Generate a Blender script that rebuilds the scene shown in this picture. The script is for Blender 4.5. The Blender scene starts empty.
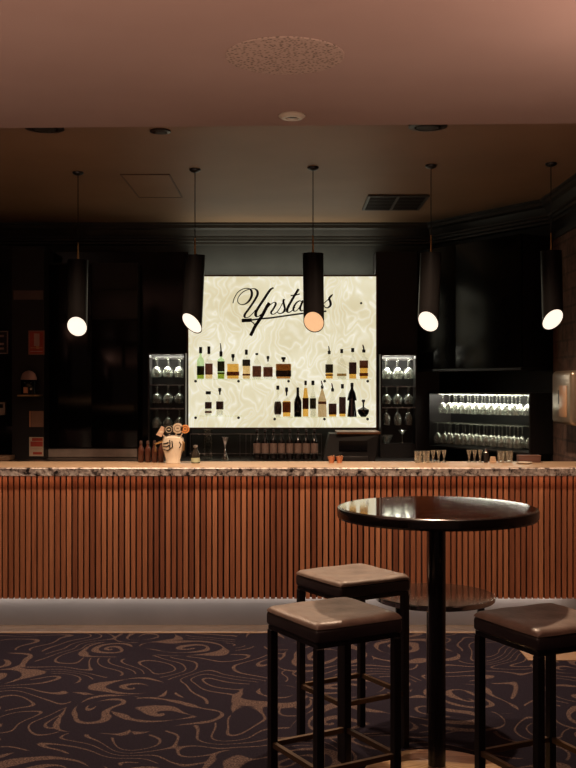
import bpy, bmesh, math, random
from mathutils import Vector, Matrix
random.seed(7)
PI = math.pi
F = 1036.0
EYE = 1.52
SC = bpy.context.scene
COL = SC.collection

# ------------------------------------------------------------------ camera, world, exposure
cam_d = bpy.data.cameras.new('camera')
cam_d.sensor_fit = 'VERTICAL'; cam_d.sensor_height = 36.0; cam_d.lens = 36.0*F/768.0
cam_d.clip_start = 0.05; cam_d.clip_end = 60
cam = bpy.data.objects.new('camera', cam_d); COL.objects.link(cam)
cam.location = (0, 0, EYE); cam.rotation_euler = (PI/2, 0, 0)
SC.camera = cam
w = bpy.data.worlds.new('world'); SC.world = w; w.use_nodes = True
bg = w.node_tree.nodes['Background']
bg.inputs[0].default_value = (1.0, 0.62, 0.5, 1); bg.inputs[1].default_value = 0.06
SC.view_settings.view_transform = 'Standard'; SC.view_settings.look = 'None'
SC.view_settings.exposure = 0.0; SC.view_settings.gamma = 1.0
SC.view_settings.use_curve_mapping = False


def light(name, kind, loc, energy, color, size=0.1, rot=(0, 0, 0), spot=None, blend=0.5, size_y=None, parent=None):
    d = bpy.data.lights.new(name, kind); d.energy = energy; d.color = color
    if kind == 'AREA':
        d.size = size
        if size_y: d.shape = 'RECTANGLE'; d.size_y = size_y
    else:
        d.shadow_soft_size = size
    if kind == 'SPOT':
        d.spot_size = spot; d.spot_blend = blend
    o = bpy.data.objects.new(name, d); COL.objects.link(o)
    o.location = loc; o.rotation_euler = rot
    if parent: o.parent = parent
    return o


# added fill spots aimed up at the front ceiling, then the lounge downlights
UP = (PI, 0, 0)
light('ceiling_fill', 'SPOT', (1.72, 2.7, 1.95), 75, (1.0, 0.67, 0.55), .10, UP, math.radians(165), .6)
light('ceiling_fill', 'SPOT', (-3.0, 2.6, 1.8), 145, (1.0, 0.64, 0.51), .10, UP, math.radians(165), .6)
light('ceiling_fill', 'SPOT', (-.2, 1.6, .9), 135, (1.0, 0.65, 0.50), .10, UP, math.radians(165), .6)
for dx, de in ((-2.3, 34), (-1.15, 22)):
    light('lounge_downlight', 'SPOT', (dx, 2.55, 2.68), de, (1.0, 0.70, 0.50), .04, (0, 0, 0), math.radians(125), .6)
DOWN_W = 190          # ceiling downlights (spots in their builder)


# light strips: under the bar front, and along the top of the sign washing the wall and ceiling
light('under_bar_strip', 'AREA', (-.7, 6.385, .214), 2.6, (1.0, .82, .70), 5.0, (math.radians(58), 0, 0), size_y=.02)
light('bar_lip_strip', 'AREA', (-.7, 6.245, .960), 1.6, (1.0, .50, .28), 5.0, (math.radians(10), 0, 0), size_y=.01)
light('sign_cove_strip', 'AREA', (-.05, 8.60, 2.415), 3.6, (1.0, .97, .78), 1.75, (PI-math.radians(8), 0, 0), size_y=.03)


# ------------------------------------------------------------------ materials
MATS = {}


def ramp(nt, stops, x=0, y=0, interp='LINEAR'):
    r = nt.nodes.new('ShaderNodeValToRGB'); cr = r.color_ramp; cr.interpolation = interp
    while len(cr.elements) < len(stops): cr.elements.new(0.5)
    for e, (p, c) in zip(cr.elements, stops):
        e.position = p; e.color = (c[0], c[1], c[2], 1)
    return r


def mat(name, color=(.5, .5, .5), rough=.5, metal=0, color2=None, scale=8, detail=3, bump=0, bscale=None, coat=0,
        emit=None, estr=0, spec=.5, stretch=(1, 1, 1), aniso=0):
    if name in MATS: return MATS[name]
    m = bpy.data.materials.new(name); m.use_nodes = True; nt = m.node_tree
    b = nt.nodes['Principled BSDF']
    b.inputs['Base Color'].default_value = (*color, 1)
    b.inputs['Roughness'].default_value = rough; b.inputs['Metallic'].default_value = metal
    b.inputs['Specular IOR Level'].default_value = spec
    b.inputs['Coat Weight'].default_value = coat; b.inputs['Coat Roughness'].default_value = .05
    if emit:
        b.inputs['Emission Color'].default_value = (*emit, 1); b.inputs['Emission Strength'].default_value = estr
    tc = nt.nodes.new('ShaderNodeTexCoord'); mp = nt.nodes.new('ShaderNodeMapping')
    mp.inputs['Scale'].default_value = stretch
    nt.links.new(tc.outputs['Object'], mp.inputs[0])
    n = nt.nodes.new('ShaderNodeTexNoise'); n.inputs['Scale'].default_value = scale; n.inputs['Detail'].default_value = detail
    nt.links.new(mp.outputs[0], n.inputs['Vector'])
    c2 = color2 or tuple(c*.75 for c in color)
    r = ramp(nt, [(.32, c2), (.68, color)])
    nt.links.new(n.outputs['Fac'], r.inputs[0]); nt.links.new(r.outputs[0], b.inputs['Base Color'])
    if bump:
        n2 = nt.nodes.new('ShaderNodeTexNoise'); n2.inputs['Scale'].default_value = bscale or scale*4
        n2.inputs['Detail'].default_value = 4
        nt.links.new(mp.outputs[0], n2.inputs['Vector'])
        bp = nt.nodes.new('ShaderNodeBump'); bp.inputs['Strength'].default_value = bump; bp.inputs['Distance'].default_value = .01
        nt.links.new(n2.outputs['Fac'], bp.inputs['Height']); nt.links.new(bp.outputs[0], b.inputs['Normal'])
    if aniso:
        b.inputs['Anisotropic'].default_value = aniso
        tg = nt.nodes.new('ShaderNodeTangent'); tg.direction_type = 'RADIAL'; tg.axis = 'Z'; nt.links.new(tg.outputs[0], b.inputs['Tangent'])
    MATS[name] = m
    return m


def clear_mat(name, tint=(1, 1, 1), gloss=.35, edge=.55, rough=.08, body=None, bodyw=0.0):
    """thin clear glass: transparent face-on, glossy towards the edges, optional milky/coloured body"""
    if name in MATS: return MATS[name]
    m = bpy.data.materials.new(name); m.use_nodes = True; nt = m.node_tree; N = nt.nodes; L = nt.links
    N.remove(N['Principled BSDF']); out = N['Material Output']
    tr = N.new('ShaderNodeBsdfTransparent'); tr.inputs[0].default_value = (*tint, 1)
    gl = N.new('ShaderNodeBsdfGlossy'); gl.inputs['Roughness'].default_value = rough; gl.inputs[0].default_value = (.95, .97, .93, 1)
    lw = N.new('ShaderNodeLayerWeight'); lw.inputs[0].default_value = edge
    nz = N.new('ShaderNodeTexNoise'); nz.inputs['Scale'].default_value = 60
    tc = N.new('ShaderNodeTexCoord'); L.new(tc.outputs['Object'], nz.inputs['Vector'])
    mu = N.new('ShaderNodeMath'); mu.operation = 'MULTIPLY_ADD'; mu.inputs[1].default_value = gloss*2
    mu.inputs[2].default_value = .05
    m0 = N.new('ShaderNodeMath'); m0.operation = 'MULTIPLY'
    L.new(lw.outputs['Facing'], m0.inputs[0]); L.new(nz.outputs['Fac'], m0.inputs[1])
    L.new(m0.outputs[0], mu.inputs[0])
    mx = N.new('ShaderNodeMixShader'); L.new(mu.outputs[0], mx.inputs[0])
    L.new(tr.outputs[0], mx.inputs[1]); L.new(gl.outputs[0], mx.inputs[2])
    last = mx
    if body:
        df = N.new('ShaderNodeBsdfDiffuse'); df.inputs[0].default_value = (*body, 1)
        m2 = N.new('ShaderNodeMixShader'); m2.inputs[0].default_value = bodyw
        L.new(mx.outputs[0], m2.inputs[1]); L.new(df.outputs[0], m2.inputs[2]); last = m2
    L.new(last.outputs[0], out.inputs[0])
    MATS[name] = m
    return m


M_black = mat('black_paint', (.010, .007, .0075), .55, scale=5, color2=(.007, .0055, .006))
M_gloss = mat('gloss_black_panel', (.006, .005, .006), .12, spec=.25, scale=3, color2=(.004, .003, .004), bump=.02, bscale=3)
M_dgrey = mat('dark_grey_panel', (.02, .017, .017), .4, scale=5)
M_wallback = mat('charcoal_wall', (.055, .055, .05), .6, scale=4, color2=(.04, .04, .037))
M_wallleft = mat('plum_black_wall', (.016, .009, .011), .6, scale=4)
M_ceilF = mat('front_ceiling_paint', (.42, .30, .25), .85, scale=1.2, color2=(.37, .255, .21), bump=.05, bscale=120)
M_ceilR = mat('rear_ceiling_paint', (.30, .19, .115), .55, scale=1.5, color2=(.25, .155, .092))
M_cornice = mat('cornice_paint', (.045, .042, .037), .35, scale=6)
M_steel = mat('brushed_steel', (.70, .68, .68), .42, .75, scale=3, color2=(.62, .61, .61), bump=.10, bscale=5, aniso=.6)
M_steel2 = mat('dull_steel', (.30, .27, .26), .3, 1, scale=6, color2=(.22, .2, .2), bump=.05)
M_brass = mat('brass', (.65, .42, .18), .3, 1, scale=20)
M_blackmetal = mat('black_metal', (.010, .009, .010), .28, 0, scale=30)
M_chrome = mat('chrome', (.7, .68, .66), .15, 1, scale=20)
M_tile = mat('beige_floor_timber', (.36, .235, .14), .35, scale=2.5, stretch=(1, 12, 1), color2=(.29, .185, .11))
M_cream = mat('cream_enamel', (.62, .55, .42), .35, scale=12, color2=(.52, .45, .34))


def carpet_mat():
    m = bpy.data.materials.new('scroll_carpet'); m.use_nodes = True; nt = m.node_tree; N = nt.nodes; L = nt.links
    b = N['Principled BSDF']; b.inputs['Roughness'].default_value = .95; b.inputs['Specular IOR Level'].default_value = .15
    tc = N.new('ShaderNodeTexCoord')

    def math_(op, a, b_=None, c=None):
        n = N.new('ShaderNodeMath'); n.operation = op
        for i, v in enumerate((a, b_, c)):
            if v is None: continue
            if isinstance(v, (int, float)): n.inputs[i].default_value = v
            else: L.new(v, n.inputs[i])
        return n.outputs[0]

    def vmath(op, a, b_):
        n = N.new('ShaderNodeVectorMath'); n.operation = op
        for i, v in enumerate((a, b_)):
            if isinstance(v, tuple): n.inputs[i].default_value = v
            else: L.new(v, n.inputs[i])
        return n.outputs[0]
    wn = N.new('ShaderNodeTexNoise'); wn.inputs['Scale'].default_value = 1.7; wn.inputs['Detail'].default_value = 1.0
    L.new(tc.outputs['Object'], wn.inputs['Vector'])
    off = vmath('SUBTRACT', wn.outputs['Color'], (.5, .5, .5))
    off = vmath('MULTIPLY', off, (.55, .55, 0))
    P = vmath('ADD', tc.outputs['Object'], off)
    vo = N.new('ShaderNodeTexVoronoi'); vo.voronoi_dimensions = '2D'; vo.inputs['Scale'].default_value = 1.6
    vo.inputs['Randomness'].default_value = .85
    L.new(P, vo.inputs['Vector'])
    d = vmath('SUBTRACT', P, vo.outputs['Position'])
    sp = N.new('ShaderNodeSeparateXYZ'); L.new(d, sp.inputs[0])
    ang = math_('ARCTAN2', sp.outputs[1], sp.outputs[0])
    ph = math_('MULTIPLY_ADD', vo.outputs['Distance'], 38.0, ang)
    s = math_('ABSOLUTE', math_('SINE', math_('MULTIPLY', ph, .5)))
    n4 = N.new('ShaderNodeTexNoise'); n4.inputs['Scale'].default_value = 3.2; L.new(tc.outputs['Object'], n4.inputs['Vector'])
    thick = math_('MULTIPLY_ADD', n4.outputs['Fac'], 3.0, -1.22)
    v = math_('SUBTRACT', s, thick)
    # second family: fine leaf veins near the cell borders
    n2 = N.new('ShaderNodeTexNoise'); n2.inputs['Scale'].default_value = 2.2; n2.inputs['Detail'].default_value = 0.0
    L.new(P, n2.inputs['Vector'])
    s2 = math_('ABSOLUTE', math_('SINE', math_('MULTIPLY', n2.outputs['Fac'], 40.0)))
    v2 = math_('SUBTRACT', s2, .16)
    far = ramp(nt, [(.40, (0, 0, 0)), (.42, (1, 1, 1))]); L.new(vo.outputs['Distance'], far.inputs[0])
    mx = N.new('ShaderNodeMix'); L.new(far.outputs[0], mx.inputs[0]); L.new(v, mx.inputs[2]); L.new(v2, mx.inputs[3])
    line = ramp(nt, [(.0, (1, 1, 1)), (.12, (0, 0, 0))]); L.new(mx.outputs[0], line.inputs[0])
    n5 = N.new('ShaderNodeTexNoise'); n5.inputs['Scale'].default_value = 130; n5.inputs['Detail'].default_value = 2
    L.new(tc.outputs['Object'], n5.inputs['Vector'])
    sp1 = ramp(nt, [(.40, (.036, .024, .024)), (.62, (.12, .08, .070))]); L.new(n5.outputs['Fac'], sp1.inputs[0])
    sp2 = ramp(nt, [(.40, (.008, .006, .013)), (.66, (.014, .0105, .019))]); L.new(n5.outputs['Fac'], sp2.inputs[0])
    mc = N.new('ShaderNodeMix'); mc.data_type = 'RGBA'
    L.new(line.outputs[0], mc.inputs[0]); L.new(sp2.outputs[0], mc.inputs[6]); L.new(sp1.outputs[0], mc.inputs[7])
    L.new(mc.outputs[2], b.inputs['Base Color'])
    bp = N.new('ShaderNodeBump'); bp.inputs['Strength'].default_value = .3; bp.inputs['Distance'].default_value = .004
    L.new(n5.outputs['Fac'], bp.inputs['Height']); L.new(bp.outputs[0], b.inputs['Normal'])
    return m


def granite_mat():
    m = bpy.data.materials.new('granite'); m.use_nodes = True; nt = m.node_tree; N = nt.nodes; L = nt.links
    b = N['Principled BSDF']; b.inputs['Roughness'].default_value = .3
    tc = N.new('ShaderNodeTexCoord')
    n = N.new('ShaderNodeTexNoise'); n.inputs['Scale'].default_value = 22; n.inputs['Detail'].default_value = 6
    n.inputs['Roughness'].default_value = .72; n.inputs['Distortion'].default_value = .4
    L.new(tc.outputs['Object'], n.inputs['Vector'])
    r = ramp(nt, [(.40, (.03, .026, .028)), (.45, (.30, .25, .235)), (.53, (.66, .58, .53)), (.64, (.82, .74, .69))])
    L.new(n.outputs['Fac'], r.inputs[0]); L.new(r.outputs[0], b.inputs['Base Color'])
    n2 = N.new('ShaderNodeTexNoise'); n2.inputs['Scale'].default_value = 40; L.new(tc.outputs['Object'], n2.inputs['Vector'])
    bp = N.new('ShaderNodeBump'); bp.inputs['Strength'].default_value = .35; bp.inputs['Distance'].default_value = .01
    L.new(n2.outputs['Fac'], bp.inputs['Height']); L.new(bp.outputs[0], b.inputs['Normal'])
    return m


PITCH = .0353


def slat_mat():
    m = bpy.data.materials.new('slat_timber'); m.use_nodes = True; nt = m.node_tree; N = nt.nodes; L = nt.links
    b = N['Principled BSDF']; b.inputs['Roughness'].default_value = .38
    tc = N.new('ShaderNodeTexCoord'); sp = N.new('ShaderNodeSeparateXYZ'); L.new(tc.outputs['Object'], sp.inputs[0])
    d = N.new('ShaderNodeMath'); d.operation = 'DIVIDE'; d.inputs[1].default_value = PITCH; L.new(sp.outputs[0], d.inputs[0])
    f = N.new('ShaderNodeMath'); f.operation = 'FLOOR'; L.new(d.outputs[0], f.inputs[0])
    wn = N.new('ShaderNodeTexWhiteNoise'); wn.noise_dimensions = '1D'; L.new(f.outputs[0], wn.inputs['W'])
    r = ramp(nt, [(0, (.19, .066, .036)), (.3, (.30, .112, .058)), (.75, (.37, .148, .076)), (1, (.46, .20, .105))])
    L.new(wn.outputs['Value'], r.inputs[0])
    mp = N.new('ShaderNodeMapping'); mp.inputs['Scale'].default_value = (30, 30, 1.2); L.new(tc.outputs['Object'], mp.inputs[0])
    n = N.new('ShaderNodeTexNoise'); n.inputs['Scale'].default_value = 3; n.inputs['Detail'].default_value = 5
    L.new(mp.outputs[0], n.inputs['Vector'])
    r2 = ramp(nt, [(.3, (.72, .70, .68)), (.7, (1.08, 1.08, 1.08))]); L.new(n.outputs['Fac'], r2.inputs[0])
    mx = N.new('ShaderNodeMix'); mx.data_type = 'RGBA'; mx.blend_type = 'MULTIPLY'; mx.inputs[0].default_value = 1
    L.new(r.outputs[0], mx.inputs[6]); L.new(r2.outputs[0], mx.inputs[7]); L.new(mx.outputs[2], b.inputs['Base Color'])
    return m


def onyx_mat():
    m = bpy.data.materials.new('backlit_onyx'); m.use_nodes = True; nt = m.node_tree; N = nt.nodes; L = nt.links
    b = N['Principled BSDF']; b.inputs['Roughness'].default_value = .3
    tc = N.new('ShaderNodeTexCoord')
    wn = N.new('ShaderNodeTexNoise'); wn.inputs['Scale'].default_value = 3.2; wn.inputs['Detail'].default_value = 2
    L.new(tc.outputs['Object'], wn.inputs['Vector'])
    su = N.new('ShaderNodeVectorMath'); su.operation = 'MULTIPLY_ADD'
    L.new(wn.outputs['Color'], su.inputs[0]); su.inputs[1].default_value = (.5, 0, .5); L.new(tc.outputs['Object'], su.inputs[2])
    mp = N.new('ShaderNodeMapping'); mp.inputs['Scale'].default_value = (1.6, 1, .8); L.new(su.outputs[0], mp.inputs[0])
    n = N.new('ShaderNodeTexNoise'); n.inputs['Scale'].default_value = 5; n.inputs['Detail'].default_value = 1.2
    L.new(mp.outputs[0], n.inputs['Vector'])
    k = N.new('ShaderNodeMath'); k.operation = 'MULTIPLY'; k.inputs[1].default_value = 26; L.new(n.outputs['Fac'], k.inputs[0])
    s = N.new('ShaderNodeMath'); s.operation = 'SINE'; L.new(k.outputs[0], s.inputs[0])
    a = N.new('ShaderNodeMath'); a.operation = 'ABSOLUTE'; L.new(s.outputs[0], a.inputs[0])
    r = ramp(nt, [(0, (.93, .90, .78)), (.2, (.84, .80, .64)), (.6, (.785, .735, .55)), (1, (.745, .69, .49))])
    L.new(a.outputs[0], r.inputs[0])
    n6 = N.new('ShaderNodeTexNoise'); n6.inputs['Scale'].default_value = 2.5; n6.inputs['Detail'].default_value = 3
    L.new(tc.outputs['Object'], n6.inputs['Vector'])
    r6 = ramp(nt, [(.33, (.90, .86, .76)), (.6, (1.05, 1.05, 1.05))]); L.new(n6.outputs['Fac'], r6.inputs[0])
    mx = N.new('ShaderNodeMix'); mx.data_type = 'RGBA'; mx.blend_type = 'MULTIPLY'; mx.inputs[0].default_value = 1
    L.new(r.outputs[0], mx.inputs[6]); L.new(r6.outputs[0], mx.inputs[7])
    b.inputs['Base Color'].default_value = (.3, .28, .2, 1)
    L.new(mx.outputs[2], b.inputs['Emission Color']); b.inputs['Emission Strength'].default_value = 1.0
    return m


def brick_mat():
    m = bpy.data.materials.new('rough_brick'); m.use_nodes = True; nt = m.node_tree; N = nt.nodes; L = nt.links
    b = N['Principled BSDF']; b.inputs['Roughness'].default_value = .85
    tc = N.new('ShaderNodeTexCoord')
    mp = N.new('ShaderNodeMapping'); mp.inputs['Rotation'].default_value = (0, PI/2, PI/2); L.new(tc.outputs['Object'], mp.inputs[0])
    br = N.new('ShaderNodeTexBrick'); br.inputs['Scale'].default_value = 2.2
    br.inputs['Color1'].default_value = (.12, .062, .045, 1); br.inputs['Color2'].default_value = (.15, .08, .058, 1)
    br.inputs['Mortar'].default_value = (.08, .045, .035, 1); br.inputs['Mortar Size'].default_value = .02
    L.new(mp.outputs[0], br.inputs['Vector'])
    n = N.new('ShaderNodeTexNoise'); n.inputs['Scale'].default_value = 14; n.inputs['Detail'].default_value = 6
    L.new(tc.outputs['Object'], n.inputs['Vector'])
    r = ramp(nt, [(.3, (.5, .5, .5)), (.7, (1.3, 1.3, 1.3))]); L.new(n.outputs['Fac'], r.inputs[0])
    mx = N.new('ShaderNodeMix'); mx.data_type = 'RGBA'; mx.blend_type = 'MULTIPLY'; mx.inputs[0].default_value = 1
    L.new(br.outputs[0], mx.inputs[6]); L.new(r.outputs[0], mx.inputs[7]); L.new(mx.outputs[2], b.inputs['Base Color'])
    bp = N.new('ShaderNodeBump'); bp.inputs['Strength'].default_value = .8; bp.inputs['Distance'].default_value = .02
    L.new(n.outputs['Fac'], bp.inputs['Height']); L.new(bp.outputs[0], b.inputs['Normal'])
    return m


def speaker_mat():
    m = bpy.data.materials.new('perforated_speaker_cloth'); m.use_nodes = True; nt = m.node_tree; N = nt.nodes; L = nt.links
    b = N['Principled BSDF']; b.inputs['Roughness'].default_value = .85
    tc = N.new('ShaderNodeTexCoord')
    v = N.new('ShaderNodeTexVoronoi'); v.inputs['Scale'].default_value = 75; L.new(tc.outputs['Object'], v.inputs['Vector'])
    r = ramp(nt, [(.15, (.14, .11, .08)), (.5, (.46, .34, .27))]); L.new(v.outputs['Distance'], r.inputs[0])
    L.new(r.outputs[0], b.inputs['Base Color'])
    return m


M_carpet = carpet_mat(); M_granite = granite_mat(); M_slat = slat_mat(); M_onyx = onyx_mat(); M_brick = brick_mat(); M_speaker = speaker_mat()


# ------------------------------------------------------------------ mesh helpers
class MB:
    def __init__(s): s.v = []; s.f = []; s.sm = []

    def add(s, vs, fs, smooth=False):
        k = len(s.v); s.v += [tuple(v) for v in vs]
        s.f += [tuple(i+k for i in f) for f in fs]; s.sm += [smooth]*len(fs); return s

    def box(s, x0, x1, y0, y1, z0, z1):
        vs = [(x, y, z) for z in (z0, z1) for y in (y0, y1) for x in (x0, x1)]
        return s.add(vs, [(0, 2, 3, 1), (4, 5, 7, 6), (0, 1, 5, 4), (2, 6, 7, 3), (0, 4, 6, 2), (1, 3, 7, 5)])

    def prism(s, pts, z0, z1):
        n = len(pts)
        vs = [(x, y, z0) for x, y in pts]+[(x, y, z1) for x, y in pts]
        return s.add(vs, [tuple(range(n-1, -1, -1)), tuple(range(n, 2*n))]+[(i, (i+1) % n, n+(i+1) % n, n+i) for i in range(n)])

    def lathe(s, prof, n=24, c=(0, 0, 0), sq=0.0, ax=(1, 1), closed=True):
        """prof: (r,z) list. sq: 0 round .. 1 squarish cross section"""
        def q(a):
            if sq <= 0: return math.cos(a), math.sin(a)
            p = 2+sq*8
            ca, sa = math.cos(a), math.sin(a)
            k = (abs(ca)**p+abs(sa)**p)**(-1/p)
            return ca*k, sa*k
        ring = [q(2*PI*(i+.5)/n) for i in range(n)]
        vs = []; fs = []
        for r, z in prof:
            vs += [(c[0]+r*a*ax[0], c[1]+r*b*ax[1], c[2]+z) for a, b in ring]
        for j in range(len(prof)-1):
            for i in range(n):
                k = (i+1) % n
                fs.append((j*n+i, j*n+k, (j+1)*n+k, (j+1)*n+i))
        s.add(vs, fs, True)
        if closed:
            k0 = len(s.v)-len(vs); L = (len(prof)-1)*n
            s.f += [tuple(k0+i for i in range(n-1, -1, -1)), tuple(k0+i for i in range(L, L+n))]; s.sm += [False, False]
        return s

    def tube(s, pts, r, n=8):
        pts = [Vector(p) for p in pts]; vs = []; fs = []
        for i, p in enumerate(pts):
            d = (pts[min(i+1, len(pts)-1)]-pts[max(i-1, 0)]).normalized()
            u = d.orthogonal().normalized() if i == 0 else (pu - d*pu.dot(d)).normalized()
            pu = u; v = d.cross(u); rr = r[i] if isinstance(r, (list, tuple)) else r
            vs += [p+(u*math.cos(2*PI*k/n)+v*math.sin(2*PI*k/n))*rr for k in range(n)]
        for j in range(len(pts)-1):
            for i in range(n):
                k = (i+1) % n; fs.append((j*n+i, j*n+k, (j+1)*n+k, (j+1)*n+i))
        fs.append(tuple(range(n-1, -1, -1))); L = (len(pts)-1)*n; fs.append(tuple(range(L, L+n)))
        return s.add(vs, fs, True)

    def build(s, name, m, parent=None, bevel=0, seg=2, loc=None, sub=0):
        me = bpy.data.meshes.new(name); me.from_pydata(s.v, [], s.f)
        me.polygons.foreach_set('use_smooth', s.sm); me.materials.append(m)
        bm = bmesh.new(); bm.from_mesh(me); bmesh.ops.recalc_face_normals(bm, faces=bm.faces)
        if bevel:
            bmesh.ops.bevel(bm, geom=list(bm.edges), offset=bevel, segments=seg, affect='EDGES', profile=.5)
            for f in bm.faces: f.smooth = True
        for e in bm.edges:
            if len(e.link_faces) == 2 and e.calc_face_angle(0) > .55: e.smooth = False
        bm.to_mesh(me); bm.free(); me.update()
        o = bpy.data.objects.new(name, me); COL.objects.link(o)
        if loc: o.location = loc
        if parent: o.parent = parent
        if sub:
            md = o.modifiers.new('smooth', 'SUBSURF'); md.levels = sub; md.render_levels = sub
        return o


def tag(o, label=None, cat=None, group=None, kind=None):
    if label: o['label'] = label
    if cat: o['category'] = cat
    if group: o['group'] = group
    if kind: o['kind'] = kind
    return o


def empty(name, loc=(0, 0, 0), rz=0, label=None, cat=None, group=None):
    o = bpy.data.objects.new(name, None); COL.objects.link(o); o.location = loc; o.rotation_euler = (0, 0, rz)
    o.empty_display_size = .05
    return tag(o, label, cat, group)


def struct(mb, name, m, bevel=0): return tag(mb.build(name, m, bevel=bevel), kind='structure')


def copy_tree(o, parent=None):
    c = o.copy(); COL.objects.link(c); c.parent = parent
    for ch in list(o.children): copy_tree(ch, c)
    return c


ORD = 'first second third fourth fifth sixth seventh eighth ninth tenth eleventh twelfth thirteenth'.split()


def at(px, py, Y): return Vector(((px-288)*Y/F, Y, EYE-(py-384)*Y/F))


# ------------------------------------------------------------------ the setting
ZR, ZF = 2.87, 2.70            # rear and front ceiling heights
WB = 8.76                      # back wall
WP = 8.48                      # face of the panelling either side of the sign
XL, XR = -3.3, 1.95
AX, BY = 1.22, 7.60            # angled wall from (AX,WB) to (XR,BY)
struct(MB().box(XL-.1, XR+.1, -2, 6.32, -.1, 0), 'floor', M_carpet)
fl2 = struct(MB().prism([(XL-.1, 6.32), (1.32, 6.32), (1.32, 5.69), (XR+.1, 5.69), (XR+.1, WB+.1), (XL-.1, WB+.1)], -.1, .004), 'floor_border', M_tile)
struct(MB().box(XL, XR, 4.5, WB+.1, ZR, ZR+.1), 'ceiling', M_ceilR)
struct(MB().prism([(XL, -2), (XR+.2, -2), (XR+.2, 4.665), (XL, 4.84)], ZF, ZR), 'ceiling_front', M_ceilF)
struct(MB().box(XL, AX+.1, WB, WB+.1, 0, ZR), 'wall_back', M_wallback)
t = Vector((XR-AX, BY-WB, 0)).normalized(); nrm = Vector((-t.y, t.x, 0))   # outward (away from camera)
if nrm.y < 0: nrm = -nrm
A2 = Vector((AX, WB, 0)); B2 = Vector((XR, BY, 0))
q = [A2, B2, B2+nrm*.1, A2+nrm*.1]
struct(MB().prism([(p.x, p.y) for p in q], 0, ZR), 'wall_angled', M_black)
struct(MB().box(XR, XR+.1, -1, BY, 0, ZR), 'wall_right', M_black)
struct(MB().box(XL-.1, XL, -1, WB, 0, ZR), 'wall_left', M_wallleft)
struct(MB().box(XR-.05, XR, 3.2, 7.42, .0, 2.55), 'wall_right_brick_facing', M_brick)
struct(MB().box(XR-.065, XR, 3.2, 7.42, 2.55, 2.59), 'trim_1', M_black)

# cornice swept round the back, the angled wall and the side wall
prof = [(0, 0), (.11, 0), (.11, -.014), (.095, -.02), (.095, -.045), (.075, -.06), (.05, -.105), (.05, -.12), (.035, -.125), (.035, -.145), (.022, -.152), (.022, -.17), (0, -.18)]
path = [Vector((XL, WB)), Vector((AX, WB)), Vector((XR, BY)), Vector((XR, 4.86))]
norms = []
for i in range(3):
    d = (path[i+1]-path[i]).normalized(); norms.append(Vector((d.y, -d.x)))
mb = MB(); vs = []
for i, p in enumerate(path):
    if i == 0: o = norms[0]
    elif i == 3: o = norms[2]
    else:
        o = (norms[i-1]+norms[i]).normalized(); o = o/o.dot(norms[i])
    vs += [(p.x+o.x*a, p.y+o.y*a, ZR+z) for a, z in prof]
n = len(prof); fs = []
for i in range(3):
    for j in range(n): fs.append((i*n+j, i*n+(j+1) % n, (i+1)*n+(j+1) % n, (i+1)*n+j))
mb.add(vs, fs); struct(mb, 'trim_2', M_cornice)

# black wall panelling either side of the sign (the charcoal band above the sign stays open)
struct(MB().box(XL, -.815, WP, WB, 0, 2.60), 'wall_back_panelling', M_gloss)
struct(MB().box(.72, AX+.02, WP, WB, 0, 2.60), 'wall_back_panelling_niche_side', M_black)

# ------------------------------------------------------------------ bar
bar = empty('bar_counter', (0, 6.4, 0), 0, 'long bar counter with red-brown timber slat front and speckled granite slab top', 'bar counter')


def bp_(mb, name, m, bevel=0, parent=None):
    o = mb.build(name, m, bevel=bevel); o.parent = parent or bar; o.matrix_parent_inverse = Matrix.Translation((0, -6.4, 0)); return o


CT = 1.0165; CE = .97
# slab with a chiselled uneven front edge
mb = MB(); N_ = 260; vs = []; fs = []
x0, x1 = XL+.01, XR-.052
for i in range(N_+1):
    x = x0+(x1-x0)*i/N_
    e = random.uniform(-.001, .001)
    yb = 6.236+random.uniform(-.0015, .0015)
    vs += [(x, 6.232, CT), (x, 6.228+e*.4, CT-.006), (x, yb-.004, CT-.022), (x, yb, CT-.04), (x, 6.238, CE-.003+e*.6), (x, 6.70, CE), (x, 6.70, CT)]
for i in range(N_):
    for j in range(7): fs.append((i*7+j, i*7+(j+1) % 7, (i+1)*7+(j+1) % 7, (i+1)*7+j))
fs += [tuple(range(7)), tuple(N_*7+k for k in range(7))]
mb.add(vs, fs); bp_(mb, 'granite_edge', M_granite)
bp_(MB().box(x0, x1, 6.238, 6.699, CT+.0002, CT+.003), 'bar_top', mat('honey_bar_top', (.52, .36, .235), .4, color2=(.43, .29, .18), scale=3, stretch=(1, 8, 1)))
mb = MB(); k = int(x0/PITCH)+1
while (k+1)*PITCH < x1:
    wd = PITCH*random.choice((.68, .72, .74, .70))
    g = random.uniform(-.0015, .0015)
    a = k*PITCH+.003; mb.box(a, a+wd, 6.275+g, 6.305, .219, CE-.004); k += 1
bp_(mb, 'slat_front', M_slat)
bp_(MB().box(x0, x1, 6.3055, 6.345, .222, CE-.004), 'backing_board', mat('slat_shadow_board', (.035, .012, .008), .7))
bp_(MB().box(x0, x1, 6.346, 6.60, .222, CE-.004), 'carcass', M_black)
mb = MB(); mb.add([(x0, 6.515, .005), (x1, 6.515, .005), (x1, 6.56, .005), (x0, 6.56, .005), (x0, 6.54, .2215), (x1, 6.54, .2215), (x1, 6.56, .2215), (x0, 6.56, .2215)],
       [(3, 2, 1, 0), (4, 5, 6, 7), (0, 1, 5, 4), (1, 2, 6, 5), (2, 3, 7, 6), (3, 0, 4, 7)])
bp_(mb, 'kick_plate', M_steel)

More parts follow.
